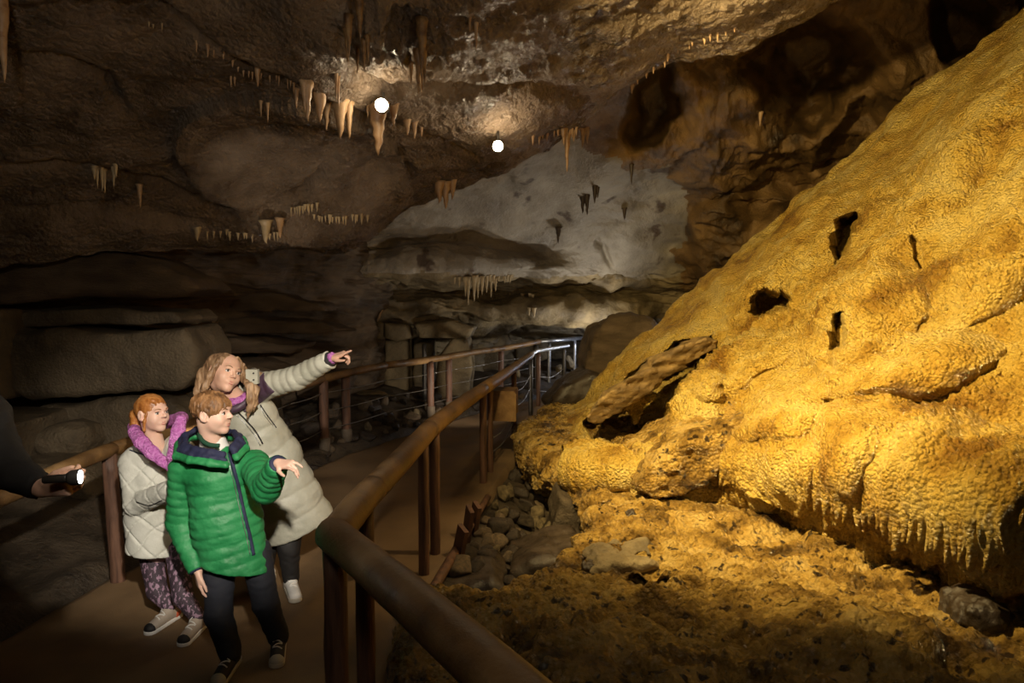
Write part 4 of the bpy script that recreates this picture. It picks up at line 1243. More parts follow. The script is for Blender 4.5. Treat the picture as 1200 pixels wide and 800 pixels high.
def face_parts(body, H, browmat, mouth_open=False, child=False):
    def w(q): return toworld(np.array([q]), H)[0]
    def ballmesh(c, r, seg=12):
        V, F = [], []
        n = 8
        for i in range(n + 1):
            a = math.pi * i / n
            for j in range(seg):
                b = 2 * math.pi * j / seg
                V.append([math.sin(a) * math.cos(b) * r[0], math.cos(a) * r[1], math.sin(a) * math.sin(b) * r[2]])
        for i in range(n):
            for j in range(seg):
                F.append([i * seg + j, i * seg + (j + 1) % seg, (i + 1) * seg + (j + 1) % seg, (i + 1) * seg + j])
        return toworld(np.array(V) + np.array(c), H), F
    for s in (-1, 1):
        e = mk('eye', *ballmesh((s * .031, .0755, .004), (.0125, .0115, .0085)), M['eye'], body)
        mk('iris', *ballmesh((s * .031 + .0015, .0835, .004), (.0062, .0045, .0062)), M['iris'], e)
        lid = [w((s * (.031 + a), .0855 - abs(a) * .35 - (0.002 if a * s > 0 else 0), .0125 - abs(a) * .35)) for a in (-.014, -.007, 0, .007, .014)]
        mk('eyelid', *tube(lid, .0022 * H[2], 6), M['iris'], e)
        br = [w((s * x, y, z)) for x, y, z in ((.014, .0905, .024), (.024, .0915, .0285), (.036, .0865, .030), (.048, .076, .0255))]
        mk('eyebrow', *tube(cr(br, 8), [.0022, .003, .0034, .0034, .0032, .003, .0024, .0015], 6), browmat, body)
    up = cr([w(v) for v in ((-.026, .079, -.0535), (-.010, .0915, -.0510), (0, .0925, -.0525), (.010, .0915, -.0510), (.026, .079, -.0535))], 11)
    lo = cr([w(v) for v in ((-.023, .081, -.0565), (-.010, .0900, -.0625), (0, .0915, -.064), (.010, .0900, -.0625), (.023, .081, -.0565))], 11)
    taper = np.array([.0012, .002, .003, .0034, .0036, .0034, .0036, .0034, .003, .002, .0012])
    V, F = merge([tube(up, taper * .7, 7), tube(lo, taper * .95, 7)])
    mk('lips', V, F, M['lips'], body)
    if mouth_open:
        mk('teeth', *ballmesh((0, .088, -.0575), (.016, .004, .0035)), M['teeth'], body)


def hand_prims(wr, D, N, U, size=1.0, curls=((5, 5, 5),) * 4, thumb=(35, 10), spread=4):
    """palm and five fingers. D along the hand, N out of its back, U towards the thumb"""
    wr = np.array(wr, float); D, N, U = [np.array(v, float) / np.linalg.norm(v) for v in (D, N, U)]
    U = U - D * (U @ D); U /= np.linalg.norm(U); N2 = np.cross(D, U); N = N2 if N2 @ N > 0 else -N2
    s = size; prims = []
    lens = ((.042, .024, .020), (.046, .027, .021), (.042, .025, .020), (.033, .019, .017))
    for k in range(4):
        off = (.029 - .0195 * k)
        kn = wr + s * (D * (.090 - .004 * abs(k - 1)) + U * off)
        prims.append((wr + s * (D * .008 + U * off * .6), kn, .0165 * s, .0115 * s, 'palm'))
        a = 0; p0 = kn; r0 = (.0098 if k < 3 else .0085) * s
        Dk = D * math.cos(R((1.5 - k) * spread)) + U * math.sin(R((1.5 - k) * spread))
        for j in range(3):
            a += R(curls[k][j])
            d = Dk * math.cos(a) - N * math.sin(a)
            p1 = p0 + d * lens[k][j] * s
            prims.append((p0, p1, r0, r0 * .88, 'f%d' % k)); p0 = p1; r0 *= .88
    a = R(thumb[0]); b = R(thumb[1])
    d = D * math.cos(a) + U * math.sin(a) - N * .25
    p0 = wr + s * (D * .018 + U * .02); p1 = p0 + d * .045 * s
    d2 = D * math.cos(a - b) + U * math.sin(a - b) - N * .3; p2 = p1 + d2 * .032 * s; p3 = p2 + (d2 * .8 + D * .3) * .026 * s
    prims += [(p0, p1, .015 * s, .0115 * s, 'palm'), (p1, p2, .0112 * s, .0098 * s, 'th'), (p2, p3, .0098 * s, .0078 * s, 'th')]
    return prims


def hand_sdf(p, prims):
    near = np.linalg.norm(p - prims[0][0], axis=1) < .30
    d = np.full(len(p), .12)
    q = p[near]
    if not len(q): return d
    groups = {}
    for a, b, ra, rb, g in prims:
        di = sd_cone(q, a, b, ra, rb)
        groups[g] = di if g not in groups else smin(groups[g], di, .012 if g == 'palm' else .002)
    r = groups.pop('palm')
    for g in groups.values(): r = smin(r, g, .0035)
    d[near] = r
    return d


def hits(f, pix, Y0=2.4, Y1=5.5, out=0.0):
    """where the lines of sight through pixels meet a surface"""
    o = np.array([0, 0, CAMZ])
    A = np.array([P(x, y, 1.0) - o for x, y in pix]); L = np.linalg.norm(A, axis=1); A /= L[:, None]
    t = Y0 * L
    for _ in range(120):
        d = f(o + A * t[:, None])
        t = np.minimum(t + np.where(d > .001, np.maximum(d * .7, .0008), 0), Y1 * L)
    return o + A * (t - out)[:, None]


def seam(name, f, pix, r, mt, parent, Y0=2.4, n=None, out=0.0, **kw):
    pts = hits(f, cr(np.array(pix, float), max(16, len(pix) * 4)), Y0, out=out)
    c = cr(pts, n or len(pts) * 2)
    return mk(name, *tube(c, r, 6), mt, parent, **kw)


def garment(name, f, lo, hi, h, mt, parent, **kw):
    V, F = sdfmesh(f, lo, hi, h, 1.5)
    return mk(name, V, F, mt, parent, **kw)


def shoe(parent, ank, D, L, upper, sole, lacem, toe=None, trim=None, high=False, label=None):
    """ank: point on the ground below the ankle; D: where the toe points"""
    D = np.array([D[0], D[1], 0.0]); D /= np.linalg.norm(D); S = np.array([-D[1], D[0], 0]); k = L / .24
    g = np.array([ank[0], ank[1], 0.0])
    hl = g - D * .055 * k; tp = g + D * (L - .085 * k)

    def f(p):
        d = sd_cone(p, hl + [0, 0, .045 * k], tp + [0, 0, .030 * k], .036 * k, .036 * k, ((0, 0, 1), 1.15))
        d = smin(d, sd_cone(p, hl + D * .03 * k + [0, 0, .05 * k], g + D * .005 + [0, 0, (.105 if high else .085) * k], .036 * k, .038 * k), .03)
        d = smin(d, sd_cone(p, g + [0, 0, .07 * k], tp - D * .02 + [0, 0, .035 * k], .030 * k, .026 * k), .02)
        return smax(d, .022 * k - p[:, 2], .004)
    lo = np.minimum(hl, tp) - .06 * k; hi = np.maximum(hl, tp) + .06 * k; lo[2] = .015 * k; hi[2] = .15
    o = garment('shoe', f, lo, hi, .005, upper, parent, label=label)

    def fs(p):
        q = p.copy(); q[:, 2] = 0
        w_ = sd_cone(q, hl, tp, .040 * k, .041 * k)
        return smax(w_, np.abs(p[:, 2] - .014 * k) - .013 * k, .004)
    lo[2] = -.005
    garment('sole', fs, lo - .01, hi + .01, .005, sole, o)
    for j in range(4):
        c = g + D * (.035 + .022 * j) * k + [0, 0, .0]
        pts = []
        for sgn in np.linspace(-1, 1, 7):
            x = c + S * sgn * .024 * k + D * .008 * (sgn if j % 2 else -sgn); z = .13
            while z > .02 and f(np.array([[x[0], x[1], z]]))[0] > 0: z -= .002
            pts.append([x[0], x[1], z + .002])
        mk('lace', *tube(pts, .0036 * k, 6), lacem, o)
    if toe is not None:
        ft = lambda p: smax(f(p) - .003, -((p - (tp + D * .002)) @ D) - .0, .003)
        garment('toe_cap', ft, lo, hi, .005, toe, o)
    if trim is not None:
        ft = lambda p: smax(smax(f(p) - .003, np.abs((p - g) @ D + .03 * k) - .022 * k, .003), p[:, 2] - .06 * k, .003)
        garment('side_trim', ft, lo, hi, .005, trim, o)
    return o


def body_of(parent, H, neck, torso, arms, legs, hands, skin, child=False):
    def f(p):
        d = head_sdf(p, H, child)
        d = smin(d, sd_cone(p, toworld([[0, -.030, -.055]], H)[0], neck, (.050 if child else .052) * H[2], (.052 if child else .056) * H[2]), .02)
        t = chain(p, torso[0], torso[1], .04, torso[2])
        d = smin(d, t, .03)
        for pts, rads in arms: d = smin(d, chain(p, pts, rads, .01), .02)
        for pts, rads in legs: d = smin(d, chain(p, pts, rads, .02), .02)
        for hp in hands: d = smin(d, hand_sdf(p, hp), .006)
        return d
    allp = np.vstack([H[0][None]] + [np.array(a[0]) for a in arms] + [np.array(l[0]) for l in legs] + [np.array([q[1] for q in hp]) for hp in hands])
    V, F = sdfmesh(f, allp.min(0) - .13, allp.max(0) + .14, .0048, 1.25)
    return mk('body', V, F, skin, parent)


def hair_noise(p, H, a=.006, f=(70, 70, 9), seed=3):
    q = tolocal(p, H)
    return a * ridged(q * list(f), 2, seed) * .6


# ================================================================== the woman
def woman():
    H = headframe(P(264, 437, 4.02), 52, 5, 21, 1.06)
    neck = P(280, 470, 4.12)
    ls, el, wr = P(311, 452, 4.16), P(347, 443, 4.08), P(387, 421, 3.98)
    rs, el2, wr2 = P(252, 486, 4.26), P(246, 540, 4.30), P(262, 590, 4.16)
    ch, wa, hp = P(290, 490, 4.20), P(316, 538, 4.27), P(334, 582, 4.30)
    fl, fr = np.array([-1.63, 4.40, 0]), np.array([-1.42, 4.27, 0])
    kl, kr = (hp + fl) / 2 + [-.04, -.04, -.02], (hp + fr) / 2 + [.02, -.05, 0]
    root = empty('person', ((fl + fr) / 2), 'woman with long brown hair in a pale sage padded coat pointing up to the right', 'person')
    faxis = np.array([.45, -.85, 0.1])
    D = P(411, 405, 3.93) - wr
    hp_ = hand_prims(wr + .012 * D / np.linalg.norm(D), D * .9 + [.02, 0, -.02], (.1, -.35, .95), (.0, -.95, -.25), .92, ((-8, 4, 4), (55, 60, 40), (62, 65, 40), (66, 65, 40)), (38, 20), 3)
    hp2 = hand_prims(wr2, (.2, -.3, -.9), (-.5, -.8, .1), (.8, -.5, 0), .92, ((12, 15, 10),) * 4)
    body = body_of(root, H, neck, ([ch, wa, hp], [.12, .10, .13], (faxis, 1.4)), [([ls, el, wr], [.05, .042, .028]), ([rs, el2, wr2], [.05, .042, .028])],
                   [([hp + [-.06, 0, -.02], kl, fl + [0, 0, .08]], [.085, .055, .038]), ([hp + [.06, 0, -.02], kr, fr + [0, 0, .08]], [.085, .055, .038])], [hp_, hp2], M['skin'])
    face_parts(body, H, M['hair_w'], True)

    ax = P(352, 622, 4.32) - ch; axn = ax / np.linalg.norm(ax); hem = P(353, 618, 4.34)

    def coat(p):
        t = chain(p, [ch + [.0, 0, .02], wa, hp, hem + axn * .1], [.165, .185, .205, .235], .05, (faxis, 1.25), (.15, .013, .35))
        t = smax(t, (p - hem) @ axn, .015)
        y = sd_cone(p, ls, rs, .085, .085, ((0, 1, 0), 1.1))
        t = smin(t, y, .05)
        for a in ([ls, el, wr - (wr - el) * .02], [rs, el2, wr2]):
            t = smin(t, chain(p, a, [.082, .072, .054], .02, None, (.055, .007)), .022)
        t = t + .005 * ridged(p * [6, 6, 9], 3, 41) * .6
        t = smax(t, -(np.linalg.norm(p - (neck + [0.01, -.03, .075]), axis=1) - .075), .02)
        t = smax(t, ((p - wr) @ ((wr - el) / np.linalg.norm(wr - el))) * np.where(np.linalg.norm(p - wr, axis=1) < .2, 1, 0) - np.where(np.linalg.norm(p - wr, axis=1) < .2, 0, .05), .006)
        return t
    cd = garment('coat', coat, np.minimum(np.minimum(hem, rs), hp) - [.33, .3, .3], np.maximum(wr, hem + [0.1, .1, .8]) + [.1, .3, .15], .0075, M['sage'], root)
    yk = np.array([[q[0], q[2]] for q in [P(x, y, 4.02) for x, y in ((288, 458), (302, 438), (306, 446), (319, 460), (300, 474), (282, 486), (277, 474))]])
    garment('yoke_panel', lambda p: smax(smax(coat(p) - .006, sd_poly2(p[:, 0], p[:, 2], yk), .004), p[:, 1] - 4.2, .01), ch - [.2, .35, .15], ch + [.35, .1, .35], .006, M['aubergine'], cd, label='dark aubergine shoulder panel')
    # collar, pink scarf and cuffs
    col = [neck + v for v in ([-.08, .0, .0], [-.05, -.08, -.02], [.02, -.10, -.03], [.08, -.05, .02], [.09, .03, .05])]
    mk('collar', *tube(cr(col, 14), .026, 10, wob=.08), M['aubergine'], root)
    mk('scarf', *tube(cr([neck + v for v in ([-.06, -.02, .03], [-.02, -.08, .01], [.04, -.075, .015], [.07, -.02, .045])], 12), .027, 10, wob=.12), M['pink'], root)
    a = (wr - el) / np.linalg.norm(wr - el)
    mk('cuff', *tube([wr - a * .02, wr + a * .006, wr + a * .012], [.047, .046, .036], 14), M['black'], root)
    mk('inner_cuff', *tube([wr - a * .0, wr + a * .03, wr + a * .036], [.036, .035, .029], 14), M['pink'], root, label='pink inner cuff at the pointing hand')
    mk('hood_trim', *tube(cr([neck + v for v in ([.11, .05, .02], [.13, .03, .07], [.10, .05, .14], [.03, .10, .15], [-.08, .10, .10], [-.13, .06, .03])], 22), [.035] * 22, 12, wob=.35, seed=3), M['fur'], root, label='hood edge with grey fur')
    q = P(296, 441, 4.02)
    mk('collar_strap', *box(q, (.07, .03, .085), tilt=0), M['sage'], root, smooth=False)
    for dx, dz in ((.012, .022), (.012, -.018)):
        mk('snap', *tube([q + [dx, -.014, dz], q + [dx, -.02, dz]], .005, 8), M['black'], root)
    seam('pocket_zip', coat, [(305, 474), (313, 486), (324, 501)], .0035, M['black'], cd, out=.002)
    seam('pocket_zip', coat, [(305, 476), (311, 488), (320, 499)], .002, M['metal'], cd, out=.002)
    seam('front_zip', coat, [(276, 480), (288, 492), (300, 506), (308, 520)], .0045, M['black'], cd, out=.003)
    seam('front_zip', coat, [(273, 482), (285, 494), (297, 508), (305, 522)], .002, M['metal'], cd, out=.003)
    # hair: cap, fall at the back and the lock in front of the shoulder
    vd = np.array([.38, -.92, 0])
    back_fall = [P(x, y, Y) for x, y, Y in ((252, 424, 4.04), (242, 440, 4.06), (238, 458, 4.06), (236, 478, 4.06), (240, 498, 4.08))]
    mid_fall = [P(x, y, Y) for x, y, Y in ((258, 430, 4.10), (252, 455, 4.14), (256, 480, 4.14), (262, 496, 4.14))]
    tw = lambda *v: [toworld([a], H)[0] for a in v]
    lock = tw((-.02, .045, .100), (-.062, .040, .066), (-.082, .030, .010)) + [P(x, y, Y) for x, y, Y in ((292, 452, 3.96), (294, 466, 3.95), (293, 478, 3.95), (289, 494, 3.97))]
    lock2 = tw((-.05, .0, .08), (-.085, .0, .02)) + [P(x, y, Y) for x, y, Y in ((299, 456, 3.99), (299, 472, 3.98), (297, 486, 3.98))]
    tuft = tw((-.03, -.04, .06), (-.08, -.04, .05), (-.13, -.05, .03)) + [P(x, y, Y) for x, y, Y in ((303, 440, 4.12), (306, 452, 4.14))]
    ears = tw((.062, .030, .075), (.080, .022, .02), (.086, .008, -.04), (.088, -.01, -.10), (.09, -.02, -.15))

    def hf(p):
        q = tolocal(p, H)
        d = sd_ell(q, (0, -.022, .032), (.086, .102, .089))
        part = .010 * np.exp(-(q[:, 0] / .012) ** 2) * sstep(-.02, .06, q[:, 2])
        d = smax(d + part, -sd_ell(q, (.0, .122, -.032), (.062, .090, .098)), .010)
        d = smax(d, -(q[:, 2] + .09), .02)
        d = d * H[2]
        d = smin(d, chain(p, back_fall, [.050, .054, .052, .046, .02], .03, (vd, 1.5)), .03)
        d = smin(d, chain(p, mid_fall, [.05, .055, .05, .02], .03), .03)
        d = smin(d, chain(p, lock, [.010, .014, .020, .026, .030, .022, .004], .02, (vd, 1.6)), .02)
        d = smin(d, chain(p, lock2, [.03, .034, .028, .020, .004], .02, (vd, 1.6)), .02)
        d = smin(d, chain(p, tuft, [.04, .05, .044, .026, .006], .02, (vd, 1.3)), .02)
        d = smin(d, chain(p, ears, [.014, .018, .022, .024, .016], .02), .02)
        st = np.stack([q[:, 0] * 95, q[:, 1] * 95, q[:, 2] * 9], 1)
        return d + .0030 * ridged(st, 2, 3) + .004 * ridged(np.stack([q[:, 0] * 34, q[:, 1] * 34, q[:, 2] * 7], 1), 2, 33)
    c = H[0]
    garment('hair', hf, c - [.24, .18, .36], c + [.30, .20, .16], .0048, M['hair_w'], root)
    # trousers and shoes

    def tr(p):
        d = chain(p, [hp + [-.06, 0, -.02], kl, fl + [0, 0, .09]], [.10, .072, .055], .02)
        d = smin(d, chain(p, [hp + [.06, 0, -.02], kr, fr + [0, 0, .09]], [.10, .072, .055], .02), .02)
        return d + .004 * ridged(p * [10, 10, 18], 2, 5)
    garment('trousers', tr, np.minimum(fl, fr) - [.15, .2, -.06], np.array([hp[0] + .2, hp[1] + .2, hp[2] + .1]), .009, M['black'], root)
    for g, Dd in ((fl, (-.1, -1)), (fr, (.45, -.9))):
        shoe(root, g, Dd, .25, M['white'], M['rubber'], M['white'], label='white shoe with yellowish sole')


# ================================================================== the boy
def boy():
    H = headframe(P(249, 484, 3.42), 84, -1, 2, .95)
    neck = P(250, 522, 3.47)
    rs, el, wr = P(216, 550, 3.46), P(212, 612, 3.50), P(232, 668, 3.40)     # arm hanging at the left of the picture
    ls, el2, wr2 = P(299, 545, 3.47), P(312, 572, 3.26), P(326, 543, 3.10)   # raised forearm
    ch, wa, hp = P(257, 562, 3.47), P(266, 610, 3.48), P(279, 648, 3.5)
    ga, gb = np.array([(258 - 600) / 800 * 3.36, 3.36, 0]), np.array([(317 - 600) / 800 * 3.53, 3.53, 0])
    ha, hb = P(258, 652, 3.5), P(300, 648, 3.52)
    ka, kb = P(256, 720, 3.40), P(311, 706, 3.50)
    root = empty('person', (ga + gb) / 2, 'boy in a green quilted jacket and dark trousers with one hand held out', 'person')
    fx = np.array([.55, -.83, 0])
    hA = hand_prims(wr + [0, 0, -.01], (.12, -.1, -1), (-.75, -.6, 0), (.6, -.8, 0), .82, ((14, 18, 12), (20, 22, 15), (24, 26, 15), (26, 26, 15)), (30, 15))
    d2 = P(351, 543, 3.02) - wr2
    hB = hand_prims(wr2 + [.004, 0, 0], d2 + [0, 0, -.01], (.05, -.25, .95), (-.2, -.9, -.3), .82, ((0, 6, 6), (38, 34, 16), (48, 34, 16), (22, 20, 10)), (45, 25), 6)
    body = body_of(root, H, neck, ([ch, wa, hp], [.095, .09, .095], (fx, 1.35)), [([rs, el, wr], [.042, .035, .024]), ([ls, el2, wr2], [.042, .035, .024])],
                   [([ha, ka, ga + [0, 0, .08]], [.07, .048, .034]), ([hb, kb, gb + [0, 0, .08]], [.07, .048, .034])], [hA, hB], M['skin_pale'], True)
    face_parts(body, H, M['hair_b'], False, True)
    ax = hp - ch; ax /= np.linalg.norm(ax); hem = P(277, 662, 3.48)
    hn = np.array([.12, 0, -1.0]) * [1, 1, 1]; hn /= np.linalg.norm(hn)
    hn = np.array([-.22, 0, -.97])

    def jacket(p):
        t = chain(p, [ch, wa, hem + [0.02, 0, -.1]], [.158, .168, .175], .05, (fx, 1.25), (.056, .0065, .3))
        t = t + .0045 * ridged(p * [8, 8, 15], 3, 42)
        t = smax(t, (p - hem) @ hn, .012)
        t = smin(t, sd_cone(p, ls + [-.02, 0, .0], rs + [.02, 0, .0], .078, .078), .05)
        t = smin(t, sd_cone(p, ch + [0, 0, .03], neck + [0, 0, -.02], .12, .07), .04)
        for a, w_ in (([rs, el, wr], wr), ([ls, el2, wr2], wr2)):
            l = chain(p, a, [.078, .070, .050], .02, None, (.046, .006)) + .003 * ridged(p * [10, 10, 16], 2, 43)
            dr = np.array(a[2]) - np.array(a[1]); dr /= np.linalg.norm(dr)
            l = smax(l, (p - w_) @ dr, .006)
            t = smin(t, l, .014)
        t = smax(t, -(sd_ell(p, neck + [0.01, -.03, .045], (.062, .07, .085))), .015)
        return t
    lo = np.min([rs, wr, hem, wr2, hp], 0) - [.12, .28, .12]; hi = np.max([rs, wr, hem, wr2, ls], 0) + [.12, .22, .12]
    jk = garment('jacket', jacket, lo, hi, .0062, M['green'], root)
    # navy lined hood lying round the neck, undershirt, zip
    hood_pts = [P(x, y, Y) for x, y, Y in ((262, 534, 3.31), (246, 531, 3.31), (228, 528, 3.33), (216, 524, 3.40), (216, 512, 3.50), (230, 504, 3.58), (258, 504, 3.60), (276, 508, 3.54), (280, 516, 3.44), (272, 526, 3.36))]
    cen = neck + [0, 0, -.02]
    outw = [(q - cen) * [1, 1, 0] / np.linalg.norm((q - cen) * [1, 1, 0]) for q in hood_pts]
    in_ = [q + [0, 0, .008] - o_ * .006 for q, o_ in zip(hood_pts, outw)]
    mid = [q + o_ * .022 - [0, 0, .018] for q, o_ in zip(hood_pts, outw)]
    low = [q + o_ * .040 - [0, 0, .044] for q, o_ in zip(hood_pts, outw)]
    w3 = lambda p: .004 * ridged(p * 14, 3, 44)
    fh = lambda p: smin(chain(p, in_, [.018] * 10, .01), chain(p, mid, [.016] * 10, .01), .03) + w3(p)
    garment('hood', fh, np.min(low, 0) - .05, np.max(low, 0) + [.05, .05, .1], .006, M['navy'], root, label='navy lining of the green hood')
    fe = lambda p: smin(chain(p, [q + [0, 0, .004] for q in low], [.020] * 10, .01), chain(p, [q - [0, 0, .012] for q in mid], [.016] * 10, .01), .02) + w3(p)
    garment('hood_edge', fe, np.min(low, 0) - .05, np.max(low, 0) + [.05, .05, .1], .006, M['green'], root)
    mk('collar', *tube(cr([P(x, y, Y) for x, y, Y in ((233, 508, 3.42), (237, 516, 3.37), (246, 521, 3.35), (257, 522, 3.35))], 12), .011, 8), mat('dark_green_collar', [(.01, .06, .03)], 4, (.7, .9)), root, label='dark green inner collar')
    shirt = lambda p: smax(smin(sd_cone(p, neck + [0, 0, .01], ch + [0, 0, .03], .066, .12, ((fx), 1.15)), 9, .001), -(sd_ell(p, neck + [.0, -.0, .075], (.058, .062, .05))), .006)
    garment('t_shirt', shirt, neck - [.15, .15, .22], neck + [.15, .15, .1], .006, M['white'], root)
    z1 = [(269, 530), (273, 545), (278, 565), (283, 588), (288, 610), (293, 630), (297, 650)]
    seam('zip_placket', jacket, z1, .011, M['navy'], jk, n=40, out=-.004)
    seam('zip', jacket, [(x - 4, y) for x, y in z1], .0022, M['metal'], jk, n=40, out=.003)
    seam('pocket_zip', jacket, [(314, 618), (318, 630), (321, 642)], .002, M['metal'], jk, out=.002)
    for a, b in ((el2, wr2), (el, wr)):
        d = (b - a) / np.linalg.norm(b - a)
        mk('cuff', *tube([b - d * .02, b + d * .004, b + d * .006], [.043, .042, .032], 14), M['navy'], root)
    # bowl of brown hair with a fringe

    def hf(p):
        q = tolocal(p, H)
        d = sd_ell(q, (0, -.012, .036), (.094, .112, .090))
        cut = sd_ell(q, (.0, .115, -.046), (.085, .080, .082))
        d = smax(d, -cut, .010)
        d = smax(d, -(q[:, 2] + .045 + np.where(q[:, 1] < -.01, .035, 0)), .015)
        m = np.stack([np.abs(q[:, 0]), q[:, 1], q[:, 2]], 1)
        d = smax(d, -sd_ell(m, (.092, -.004, -.022), (.030, .026, .036)), .008)
        d = d * H[2]
        sw = q.copy(); ang = np.arctan2(q[:, 1] + .03, q[:, 0] + .0001)
        st = np.stack([ang * 9, q[:, 2] * 14, np.linalg.norm(q, axis=1) * 20], 1)
        return d + .0055 * ridged(st, 3, 12) + .003 * fbm(st * 2.5, 2, 14)
    c = H[0]
    garment('hair', hf, c - [.14, .15, .12], c + [.14, .15, .15], .0045, M['hair_b'], root)

    def tr(p):
        d = chain(p, [ha, ka, ga + [0, 0, .085]], [.086, .070, .060], .02)
        d = smin(d, chain(p, [hb, kb, gb + [0, 0, .085]], [.086, .070, .060], .02), .03)
        return d + .004 * ridged(p * [9, 9, 20], 3, 6)
    garment('trousers', tr, [min(ga[0], ka[0]) - .12, 3.2, .05], [max(gb[0], kb[0]) + .14, 3.8, hp[2] + .06], .0085, M['jeans'], root)
    shoe(root, ga, (.05, -1), .235, M['canvas'], M['rubber'], M['white'], toe=M['rubber'], high=True, label='black canvas shoe with white toe cap and laces')
    shoe(root, gb, (.28, -1), .235, M['canvas'], M['rubber'], M['white'], toe=M['rubber'], high=True, label='black canvas shoe with white toe cap and laces')


# ================================================================== the girl
def girl():
    H = headframe(P(179, 484, 3.80), 66, 3, 1, .93)
    neck = P(183, 524, 3.84)
    rs, el, wr = P(154, 542, 3.84), P(160, 590, 3.78), P(204, 572, 3.62)
    ls, el2, wr2 = P(216, 530, 3.92), P(226, 575, 3.98), P(224, 612, 3.92)
    ch, wa, hp = P(184, 562, 3.88), P(182, 600, 3.9), P(186, 640, 3.9)
    ga, gb = np.array([-1.995, 3.86, 0]), np.array([-1.78, 3.74, 0])
    ha, hb = P(176, 640, 3.92), P(208, 640, 3.88)
    ka, kb = P(184, 692, 3.88), P(214, 698, 3.80)
    root = empty('person', (ga + gb) / 2, 'ginger haired girl in a light grey coat with a pink fleece collar', 'person')
    fx = np.array([.6, -.8, 0])
    hA = hand_prims(wr, (.9, -.2, .2), (.1, -.6, .7), (0, -.5, .8), .78, ((20, 25, 15),) * 4)
    hB = hand_prims(wr2, (0, 0, -1), (.9, 0, 0), (0, -1, 0), .78, ((20, 25, 15),) * 4)
    body = body_of(root, H, neck, ([ch, wa, hp], [.09, .085, .09], (fx, 1.35)), [([rs, el, wr], [.04, .034, .023]), ([ls, el2, wr2], [.04, .034, .023])],
                   [([ha, ka, ga + [0, 0, .08]], [.065, .045, .03]), ([hb, kb, gb + [0, 0, .08]], [.065, .045, .03])], [hA, hB], M['skin_pale'], True)
    face_parts(body, H, mat('ginger_brow', [(.3, .13, .05)], 4, (.6, .8), 0), True, True)
    hem = P(184, 645, 3.88); hn = np.array([-.12, 0, -.99])

    def coat(p):
        t = chain(p, [ch, wa, hem + [0, 0, -.1]], [.145, .15, .165], .05, (fx, 1.2))
        u = (p[:, 0] * 1.0 - p[:, 1] * .3); v = p[:, 2]
        a = np.abs(np.sin((u + v) * 22 + perlin(p * 6, 3))); b = np.abs(np.sin((u - v) * 22 + perlin(p * 6, 4)))
        qz = .003 - .011 * np.exp(-(np.minimum(a, b) / .13) ** 2)
        t = smax(t - qz, (p - hem) @ hn, .012)
        t = smin(t, sd_cone(p, ls + [-.02, 0, -.0], rs + [.02, 0, 0], .072, .072), .05)
        for aa, w_ in (([rs, el, wr], wr), ([ls, el2, wr2], wr2)):
            l = chain(p, aa, [.070, .064, .052], .025) - qz * .6 + .003 * ridged(p * [9, 9, 16], 2, 9)
            dr = np.array(aa[2]) - np.array(aa[1]); dr /= np.linalg.norm(dr)
            t = smin(t, smax(l, (p - w_) @ dr, .006), .014)
        t = smin(t, sd_ell(p, neck + [-.075, .02, -.03], (.09, .085, .05)), .04)      # hood folded back on the shoulder
        t = smin(t, sd_ell(p, neck + [.10, .03, -.00], (.075, .07, .07)), .03)
        t = smax(t, -(sd_cone(p, neck + [0.01, -.06, -.03], neck + [.02, -.01, .14], .042, .085)), .012)
        return t
    lo = np.min([rs, wr, hem, ls, hp], 0) - [.12, .3, .12]; hi = np.max([rs, wr, hem, wr2, ls], 0) + [.14, .22, .17]
    cd = garment('coat', coat, lo, hi, .0065, M['cream'], root)
    seam('coat_piping', coat, [(152, 527), (160, 530), (172, 534), (185, 540), (196, 546), (199, 550), (204, 543), (212, 530), (222, 518)], .0032, M['navy'], cd, n=40, out=.001)
    seam('pocket_piping', coat, [(160, 588), (175, 592), (190, 586)], .003, M['black'], cd, out=.0)
    # pink fleece: two broad lapels and the collar behind the neck
    L = [P(x, y, Y) for x, y, Y in ((199, 549, 3.63), (190, 540, 3.64), (178, 530, 3.65), (166, 518, 3.68), (157, 506, 3.76))]
    Rr = [P(x, y, Y) for x, y, Y in ((199, 549, 3.63), (202, 534, 3.62), (206, 518, 3.62), (209, 504, 3.64), (212, 492, 3.68))]
    bk = [P(x, y, Y) for x, y, Y in ((157, 506, 3.76), (158, 500, 3.88), (172, 498, 3.98), (196, 494, 3.98), (212, 490, 3.86), (212, 492, 3.68))]
    gv = np.array([.45, -.85, .3])
    fp = lambda p: np.minimum(np.minimum(chain(p, L, [.016, .026, .034, .036, .032], .01, (gv, 1.7)), chain(p, Rr, [.016, .026, .032, .034, .030], .01, (gv, 1.7))), chain(p, bk, [.03, .032, .035, .035, .034, .03], .02)) - .004 * (.6 - worley(p * 70))
    garment('fleece_collar', fp, neck - [.2, .3, .16], neck + [.24, .22, .2], .0055, M['pink'], root)

    def hf(p):
        q = tolocal(p, H)
        d = sd_ell(q, (0, -.020, .032), (.083, .103, .090))
        d = smax(d, -sd_ell(q, (.0, .112, -.036), (.070, .078, .092)), .014)
        d = smax(d, -(q[:, 2] + .05 + np.where(q[:, 1] < 0, .03, 0)), .02)
        m = np.stack([np.abs(q[:, 0]), q[:, 1], q[:, 2]], 1)
        d = smax(d, -sd_ell(m, (.09, -.006, -.010), (.022, .020, .028)), .006)
        d = d * H[2]
        tl = [toworld([v], H)[0] for v in ((0, -.10, .02), (.01, -.135, -.01), (.015, -.14, -.07), (.02, -.12, -.13))]
        d = smin(d, chain(p, tl, [.03, .032, .028, .012], .02), .02)
        w_ = [toworld([v], H)[0] for v in ((.068, .035, .01), (.074, .02, -.04), (.072, .012, -.085), (.068, .008, -.11))]
        d = smin(d, chain(p, w_, [.008, .011, .009, .004], .01), .01)
